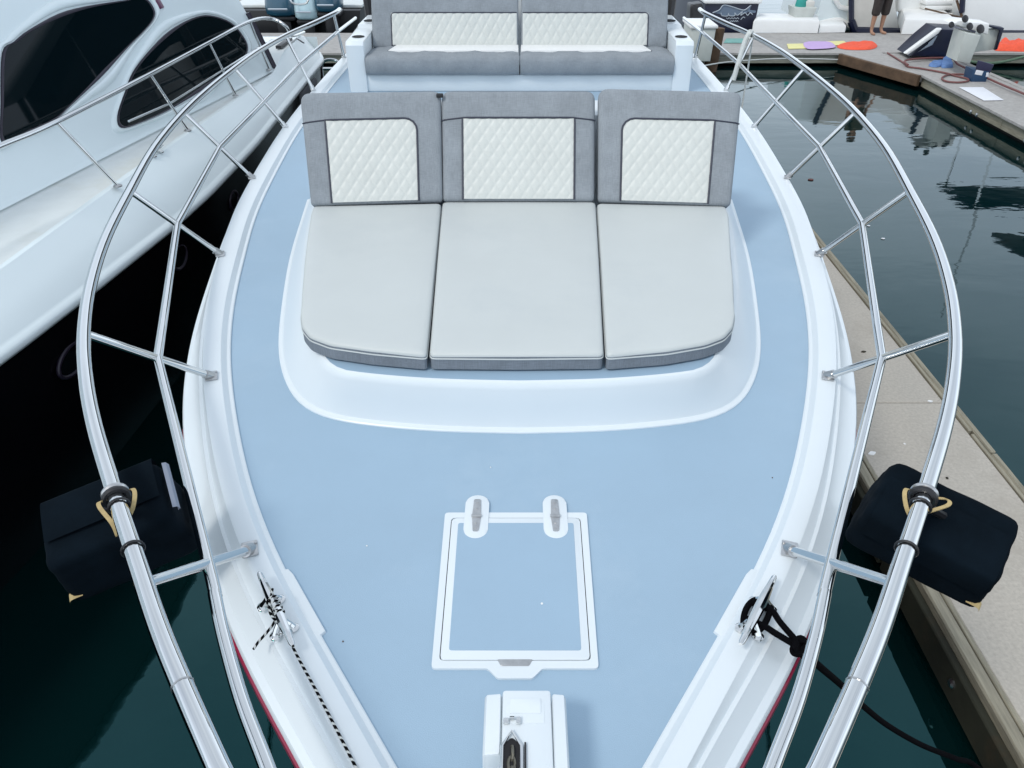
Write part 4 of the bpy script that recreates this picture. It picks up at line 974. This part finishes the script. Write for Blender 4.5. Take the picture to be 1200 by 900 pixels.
# big pale boats under way of cleaning, stern to the dock
def panel_boat(name, lab, quad_px, Y, depth, m, edge_m=None, edge_sides=(), group=None, lean=0.0):
    c = thing(name, atY(*quad_px[0], Y), lab, 'boat', group)
    pts = [atY(x, y, Y) for x, y in quad_px]; zb = min(p.z for p in pts)
    mb = MB(); n = len(pts)
    mb.prism([(p.x, p.z) for p in pts], lambda u, v: Vector((u, Y + lean * (v - zb), v)), lambda u, v: Vector((u * 1.0 + .1, Y + depth + lean * (v - zb), v)), bev=.05, seg=3, topbev=False)
    mb.build('hull', m, c)
    for (i, j, r_) in edge_sides:
        a, b = pts[i], pts[j]
        MB().tube([Vector((a.x, Y - .01 + lean * (a.z - zb), a.z)), Vector(((a.x + b.x) / 2, Y - .015 + lean * ((a.z + b.z) / 2 - zb), (a.z + b.z) / 2)), Vector((b.x, Y - .01 + lean * (b.z - zb), b.z))], r_, 8).build('trim', edge_m, c)
    return c
c1 = panel_boat('moored_boat', 'grey white boat side with rounded coaming behind the thin sunpad', [(953, 34), (999, 36), (1003, -60), (972, -60), (962, 5)], 18.75, 3, NBWHITE, NAVY, ((2, 1, .06),))
q = [atY(x, y, 18.70) for x, y in ((977, -3), (984, 8), (1000, 12), (1000, 16), (986, 13), (975, 3))]
MB().tube([q[0], q[1], q[2]], .05, 8).build('coaming', WHITE, c1)
MB().tube(smooth_path([atY(x, y, 18.72) for x, y in ((958, 28), (974, 24), (986, 24), (998, 33))], 4), .05, 8).build('moulding', WHITE, c1)
c2 = panel_boat('moored_boat', 'off white boat cover with navy edging just behind the standing person', [(1002, 37), (1056, 38.5), (1048, 8), (1052, -60), (1001, -60), (998, 25)], 18.45, 3.2, OFFWHITE, NAVY, ((5, 0, .085), (0, 1, .10), (4, 5, .06)), lean=.12)
for yy in (28, 20, 10, 0): MB().tube(smooth_path([atY(1004, yy, 18.52 + .012 * (37 - yy)), atY(1015, yy + 1.5, 18.50 + .012 * (37 - yy)), atY(1022, yy + .5, 18.52 + .012 * (37 - yy))], 3), .03, 6).build('fold', OFFWHITE, c2)
slab_item('sunpad', [(1056, 40), (1117, 40.5), (1096, 22), (1051, 22)], .30, WHITE, 'thick white sunpad with navy left edge, right of the person', 'sunpad', 'white sunpads lying about the walkway', .06)
c3 = panel_boat('moored_boat', 'white boat with moulded steps beyond the thick sunpad', [(1052, 14), (1124, 24), (1126, -60), (1060, -60)], 19.3, 3, WHITE)
for k, (a, b, yy) in enumerate(((1084, 1120, 9), (1084, 1118, 3), (1086, 1116, 18))):
    A_, B_ = atY(a, yy, 19.05), atY(b, yy, 19.05); MB().box((A_ + B_) / 2 + Vector((0, .12, 0)), ((B_ - A_).x, .3, .10), bev=.03).build('step', WHITE, c3)
c4 = panel_boat('moored_boat', 'large white boat stern with navy stripe at far right', [(1132, 41), (1245, 42), (1240, -80), (1138, -80), (1128, 15)], 18.5, 4, WHITE, NAVY, ((0, 1, .11), (3, 4, .06)), lean=.10)
MB().tube([atY(1121, 0, 18.6), atY(1128, 22, 18.5)], .025, 6).build('brace', BROWN, c4)
MB().tube([atY(1084, 10, 18.6), atY(1128, 21, 18.5)], .018, 6).build('stay', BROWN, c4)

for x_, y_ in ((11.6, 18.8), (14.2, 18.8), (11.6, 20.4), (14.2, 20.4)): MB().tube([(x_, y_, .3), (x_, y_, 2.5)], .03, 8).build('canopy_post', STEEL, c4)
MB().box((12.9, 19.6, 2.55), (3.0, 1.9, .10), bev=.04).build('canopy', NAVY, c4)
MB().tube([(12.6, 20.2, 2.6), (12.6, 20.2, 6.5)], [.04, .02], 8).build('antenna', STEELD, c4)
for k, (px, py, r_) in enumerate(((1018, 265, .016), (1035, 280, .018), (1003, 540, .02))):
    q_ = at(px, py, ZW + .002)
    if k < 2: tag(MB().flat([(q_.x + r_ * math.cos(a) * (1 + .4 * math.sin(3 * a)), q_.y + .8 * r_ * math.sin(a)) for a in [2 * math.pi * i / 9 for i in range(9)]], ZW + .003, ZW + .009).build('floating_scrap', PAPER), 'small pale scrap floating on dark water right of the rail, ' + ('upper of the two' if k == 0 else 'lower of the two'), 'litter', 'scraps floating beside the rail')
q_ = at(950, 211, ZW)
tag(MB().flat([(q_.x +   .035 * math.cos(a), q_.y + .03 * math.sin(a)) for a in [2 * math.pi * i / 8 for i in range(8)]], ZW + .003, ZW + .010).build('floating_leaf', mat('red_brown_leaf', (.10, .03, .025), .7)), 'reddish brown leaf floating near the aft stanchions at right', 'leaf')
for k, (px, py, r_) in enumerate(((1022, 531, .022), (1012, 412, .014), (1090, 470, .012), (1150, 700, .010), (1060, 520, .008), (1110, 560, .010))):
    q_ = at(px, py, ZD + .0035); MB().flat([(q_.x + r_ * math.cos(a) * (1 + .5 * math.sin(2 * a + k)), q_.y + .8 * r_ * math.sin(a)) for a in [2 * math.pi * i / 9 for i in range(9)]], ZD - .002, ZD + .0055).build('dropping', WHITE if k % 2 == 0 else WOODG, f1)
# ------------------------------------------------------------------ things on the walkway
def crumple(name, outline, th, m, lab, cat, seed, group=None, z=ZD + .006):
    P = [at(x, y, z) for x, y in outline]; c = sum(P, Vector()) / len(P); rnd = random.Random(seed)
    lp = smooth_path(P, 5, closed=True); mb = MB(); rings = [[Vector((p.x, p.y, z)) for p in lp]]
    from mathutils import noise as NZ
    for f in (.97, .9, .78, .64, .48, .32, .16):
        r_ = []
        for p in lp:
            q = c.lerp(p, f); h = NZ.noise(Vector((q.x * 5.0, q.y * 3.0, seed))) * .6 + NZ.noise(Vector((q.x * 12, q.y * 9, seed + 3))) * .35
            r_.append(q + Vector((0, 0, th * (.55 + .55 * h) * min(1, (1 - f) * 7 + .1))))
        rings.append(r_)
    V = mb.strip(rings, closed_u=True); mb.b.faces.new(V[-1])
    return tag(mb.build(name, m, ang=60), lab, cat, group)
slab_item('towel', [(924, 57.5), (948, 57), (944, 51.5), (922, 52)], .012, YELLOW, 'pale yellow towel at the left end of the row on the walkway', 'towel', 'towels spread on the walkway', .004)
slab_item('towel', [(968, 54), (994, 52.5), (989, 48.5), (968, 49)], .012, YELLOW, 'pale yellow towel half under the lilac one', 'towel', 'towels spread on the walkway', .004)
crumple('towel', [(946, 57), (965, 57), (979, 55), (973, 49.5), (955, 48.8), (942, 50)], .03, LILAC, 'lilac towel between two yellow ones on the walkway', 'towel', 2, 'towels spread on the walkway', ZD + .024)
crumple('life_jacket', [(985, 57), (1000, 58.5), (1020, 58), (1028, 54.5), (1024, 50.5), (1008, 50), (992, 51), (981, 54)], .07, ORANGE, 'flat orange red life jacket on the walkway beside the towels', 'life jacket', 4)
crumple('life_jacket', [(1166, 59), (1182, 60), (1206, 60), (1208, 54), (1192, 53), (1180, 53), (1170, 54)], .22, ORANGE, 'crumpled orange life jacket at the right, in front of the large white stern', 'life jacket', 9)
slab_item('deck_mat', [(848, 50.5), (870, 50.5), (871, 45.5), (851, 45.5)], .010, TEALM, 'faded teal mat on the walkway near the piling', 'mat', None, .004)
slab_item('paper_sheet', [(1153, 118), (1176, 117.5), (1152, 102.5), (1124, 102.5)], .006, PAPER, 'white sheet lying flat on the right hand dock', 'sheet', None, .002)
crumple('cleaning_cloth', [(1088, 77), (1097, 79), (1104, 77), (1106, 72), (1095, 72)], .07, BLUERAG, 'crumpled blue cloth at the left of the pair beside the hose', 'cloth', 3, 'blue cloths on the dock')
crumple('cleaning_cloth', [(1103, 79), (1112, 79.5), (1117, 78), (1111, 70), (1104, 71)], .11, BLUERAG, 'rumpled pale blue cloth, the right one of the pair beside the hose', 'cloth', 6, 'blue cloths on the dock')
# navy seat section lying on the dock
def lump(name, lab, cat, base, parts):
    c = thing(name, base, lab, cat)
    for nm, m, quad, Y, dep in parts:
        P = [atY(x, y, Y) for x, y in quad]; mb = MB()
        mb.prism([(p.x, p.z) for p in P], lambda u, v: Vector((u, Y, v)), lambda u, v: Vector((u + .04, Y + dep, v)), bev=.025, seg=2, topbev=False); mb.build(nm, m, c)
    return c
lump('hatch_section', 'dark navy moulding with a white sloping lid standing on the right dock', 'boat part', at(1085, 66, ZD), [
    ('body', NAVY, [(1066, 66), (1127, 68), (1136, 36), (1102, 34), (1086, 48)], 15.15, .7), ('lid', WHITE, [(1060, 63), (1064, 64.5), (1100, 39.5), (1104, 34), (1099, 34)], 15.05, .16), ('trim', EMBLEM, [(1074, 62), (1092, 53), (1098, 42), (1095, 42.5), (1089, 51)], 15.12, .05)])
bw = lump('livewell_tub', 'dull white plastic tub with black fittings next to the navy moulding', 'tub', at(1135, 74, ZD), [
    ('body', BUCKET, [(1121, 72), (1137, 75), (1150, 42), (1131, 38)], 13.9, .5), ('top', WHITE, [(1116, 28), (1158, 41), (1160, 28), (1124, 24)], 14.1, .45), ('side', BUCKET, [(1140, 62), (1166, 58), (1174, 33), (1150, 36)], 14.5, .25), ('side_trim', NAVY, [(1166, 59), (1169, 58), (1177, 33), (1160, 30), (1160, 32), (1173, 35)], 14.42, .2)])
for (x, y, r_) in ((1136.5, 31, .06), (1149, 34, .075), (1131, 22, .06), (1115, 29, .05)):
    p = atY(x, y, 14.02); MB().lathe([(r_ * .8, -.02), (r_, -.01), (r_, .012), (r_ * .85, .018)], p, 12, Euler((R(60), 0, .3)).to_matrix()).build('fitting', BLACK, bw)
bx = thing('crate', at(1150, 96, ZD), 'dark blue carton with white label standing on the right dock', 'crate')
P0, P1 = at(1139, 96, ZD), at(1158, 97, ZD)
def boxq(nm, m, quad, Y, dep, par, bev=.01):
    P = [atY(x, y, Y) for x, y in quad]; mb = MB(); mb.prism([(p.x, p.z) for p in P], lambda u, v: Vector((u, Y, v)), lambda u, v: Vector((u + .02, Y + dep, v)), bev=bev, topbev=False); return mb.build(nm, m, par)
yb = P0.y
boxq('body', mat('deep_blue_carton', (.012, .05, .12), .5), [(1138, 96), (1155, 98), (1159, 84), (1141, 82)], yb, .32, bx)
boxq('flap', mat('dark_violet_carton', (.02, .02, .06), .5), [(1143, 83), (1160, 86), (1165, 76), (1146, 71)], yb + .02, .05, bx)
boxq('label', PAPER, [(1142, 87), (1150, 88.5), (1152, 83.5), (1144, 82)], yb - .006, .01, bx, .001)
boxq('side_label', PAPER, [(1155, 90), (1157, 90), (1158, 85), (1156, 85)], yb - .006, .01, bx, .001)
hz = ZD + .022
hp = [(1040, 62), (1058, 73), (1064, 78), (1078, 80), (1095, 83), (1110, 86), (1120, 89), (1133, 92), (1134, 95), (1122, 96.5), (1108, 95), (1104, 91), (1112, 87.5), (1125, 87), (1139, 88)]
tag(rope(smooth_path([at(x, y, hz) for x, y in hp], 6), .015, 'hose', HOSE, ''), 'dusty red hose coiled in a loop on the right dock', 'hose')
hp = [(1064, 76), (1060, 72), (1068, 69.5), (1090, 68), (1115, 68.5), (1122, 75), (1132, 80), (1140, 84), (1158, 92), (1176, 100), (1200, 110), (1230, 124)]
tag(rope(smooth_path([at(x, y, hz + .03) for x, y in hp], 6), .017, 'hose', HOSE, ''), 'longer dusty red hose running along the dock to the right edge', 'hose')
tag(rope(smooth_path([Vector((8.25, Y0 - .03, ZD - .03)), Vector((8.7, Y0 - .06, ZD - .14)), Vector((9.2, Y0 - .07, ZD - .15)), Vector((9.8, Y0 - .03, ZD - .02))], 5), .025, 'dock_line', GREENM, ''), 'weedy green line drooping along the dock edge at right', 'rope')
# small white boat beyond the side dock
sb = thing('skiff', (9.3, 11.2, ZW), 'white skiff moored beyond the right hand dock, mostly out of frame', 'boat')
sk = MB(); sk.strip([[Vector((8.32 + o, y, z)) for y in (6.0, 9, 11.6, 12.4, 13.0)] for o, z in ((.12, ZW - .1), (.02, -1.28), (0, -1.2), (.05, -1.16), (.2, -1.16))])
sk.strip([[Vector((x, y, -1.162)) for y in (6.0, 9, 11.6, 12.4, 13.0)] for x in (8.5, 10.0)]); sk.box((9.2, 13.0, -1.4), (1.6, .08, .5), bev=.03); sk.build('hull', WHITE, sb)
MB().box((9.1, 11.4, -.75), (.9, 1.1, .85), bev=.06).build('console', BUCKET, sb)
for x_, y_ in ((8.7, 10.6), (9.7, 10.6), (8.7, 12.4), (9.7, 12.4)): MB().tube([(x_, y_, -1.1), (x_, y_, .7)], .03, 8).build('canopy_post', STEEL, sb)
MB().box((9.2, 11.5, .74), (1.7, 2.6, .08), bev=.03).build('canopy', NAVY, sb)

# ------------------------------------------------------------------ person on the walkway
def skinned(joints, edges, name, m, parent, sub=2):
    me = bpy.data.meshes.new(name); me.from_pydata([j[0] for j in joints], edges, []); o = bpy.data.objects.new(name, me); COL.objects.link(o)
    sk_ = o.modifiers.new('s', 'SKIN'); sk_.use_smooth_shade = True
    for v, j in zip(me.skin_vertices[0].data, joints):
        r_ = j[1]; v.radius = (r_, r_) if not isinstance(r_, tuple) else r_
    me.skin_vertices[0].data[0].use_root = True
    ss = o.modifiers.new('u', 'SUBSURF'); ss.levels = sub; ss.render_levels = sub
    dg = bpy.context.evaluated_depsgraph_get(); ev = o.evaluated_get(dg); nm = bpy.data.meshes.new_from_object(ev, depsgraph=dg)
    bpy.data.objects.remove(o); nm.materials.clear(); nm.materials.append(m); nm.shade_smooth()
    q = bpy.data.objects.new(name, nm); COL.objects.link(q); q.parent = parent
    return q
pf = at(1026, 40, ZD)
person = thing('person', (pf.x, pf.y, ZD), 'barefoot person in dark knee length shorts standing on the walkway', 'person', rz=R(20))
J = [((0, 0, .93), .125), ((0, 0, 1.10), .12), ((0, .01, 1.30), .14), ((0, .01, 1.45), .09), ((0, 0, 1.53), .052), ((0, -.01, 1.60), .075), ((0, -.015, 1.69), .088), ((0, -.01, 1.76), .06),
     ((-.10, 0, .86), .092), ((-.115, -.01, .50), .058), ((-.12, .015, .34), .055), ((-.12, .02, .09), .034), ((-.13, -.02, .035), .032), ((-.15, -.14, .022), .028),
     ((.10, 0, .86), .092), ((.12, -.01, .50), .058), ((.125, .015, .34), .055), ((.13, .02, .09), .034), ((.14, -.02, .035), .032), ((.17, -.13, .022), .028),
     ((-.19, .01, 1.42), .058), ((-.25, .02, 1.14), .042), ((-.24, -.10, .92), .030), ((-.235, -.14, .85), .030),
     ((.19, .01, 1.42), .058), ((.25, .02, 1.14), .042), ((.24, -.10, .92), .030), ((.235, -.14, .85), .030)]
Ed = [(0, 1), (1, 2), (2, 3), (3, 4), (4, 5), (5, 6), (6, 7), (0, 8), (8, 9), (9, 10), (10, 11), (11, 12), (12, 13), (0, 14), (14, 15), (15, 16), (16, 17), (17, 18), (18, 19), (3, 20), (20, 21), (21, 22), (22, 23), (3, 24), (24, 25), (25, 26), (26, 27)]
for s, b in ((-1, 23), (1, 27)):
    bx_, by_, bz_ = J[b][0]
    for f in range(4):
        k = len(J); ofs = (f - 1.5) * .018
        J += [((bx_ + s * .004, by_ - .02 + ofs, bz_ - .045), .009), ((bx_ - s * .012, by_ - .022 + ofs, bz_ - (.085, .095, .09, .075)[f]), .0075)]; Ed += [(b, k), (k, k + 1)]
    k = len(J); J += [((bx_ - s * .02, by_ - .045, bz_ - .02), .010), ((bx_ - s * .03, by_ - .06, bz_ - .05), .008)]; Ed += [(b, k), (k, k + 1)]
skinned(J, Ed, 'body', SKIN, person, 2)
SJ = [((0, 0, .98), .145), ((0, 0, .90), .15), ((-.105, 0, .80), .118), ((-.118, -.004, .55), .098), ((-.122, .004, .35), .092), ((.105, 0, .80), .118), ((.122, -.004, .55), .098), ((.128, .004, .35), .092)]
skinned(SJ, [(0, 1), (1, 2), (2, 3), (3, 4), (1, 5), (5, 6), (6, 7)], 'shorts', SHORTS, person, 2)
TJ = [((0, 0, .95), .15), ((0, 0, 1.12), .145), ((0, .01, 1.32), .165), ((0, .01, 1.45), .10), ((-.19, .01, 1.425), .075), ((-.235, .015, 1.24), .064), ((.19, .01, 1.425), .075), ((.235, .015, 1.24), .064)]
skinned(TJ, [(0, 1), (1, 2), (2, 3), (3, 4), (4, 5), (3, 6), (6, 7)], 'shirt', SHIRT, person, 2)
hd = MB(); hd.lathe([(.03, .112), (.07, .095), (.096, .05), (.102, .0), (.098, -.02)], (0, .012, 1.70), 16); q = hd.build('hair', HAIR); q.parent = person
fc = MB(); fc.box((0, -.105, 1.655), (.022, .035, .04), bev=.008); fc.box((0, -.096, 1.615), (.045, .012, .010), bev=.004)
for s in (-1, 1): fc.lathe([(.006, -.01), (.012, 0), (.006, .01)], (s * .033, -.094, 1.685), 10); fc.box((s * .096, 0, 1.665), (.016, .035, .055), bev=.006)
q = fc.build('face', SKIN); q.parent = person
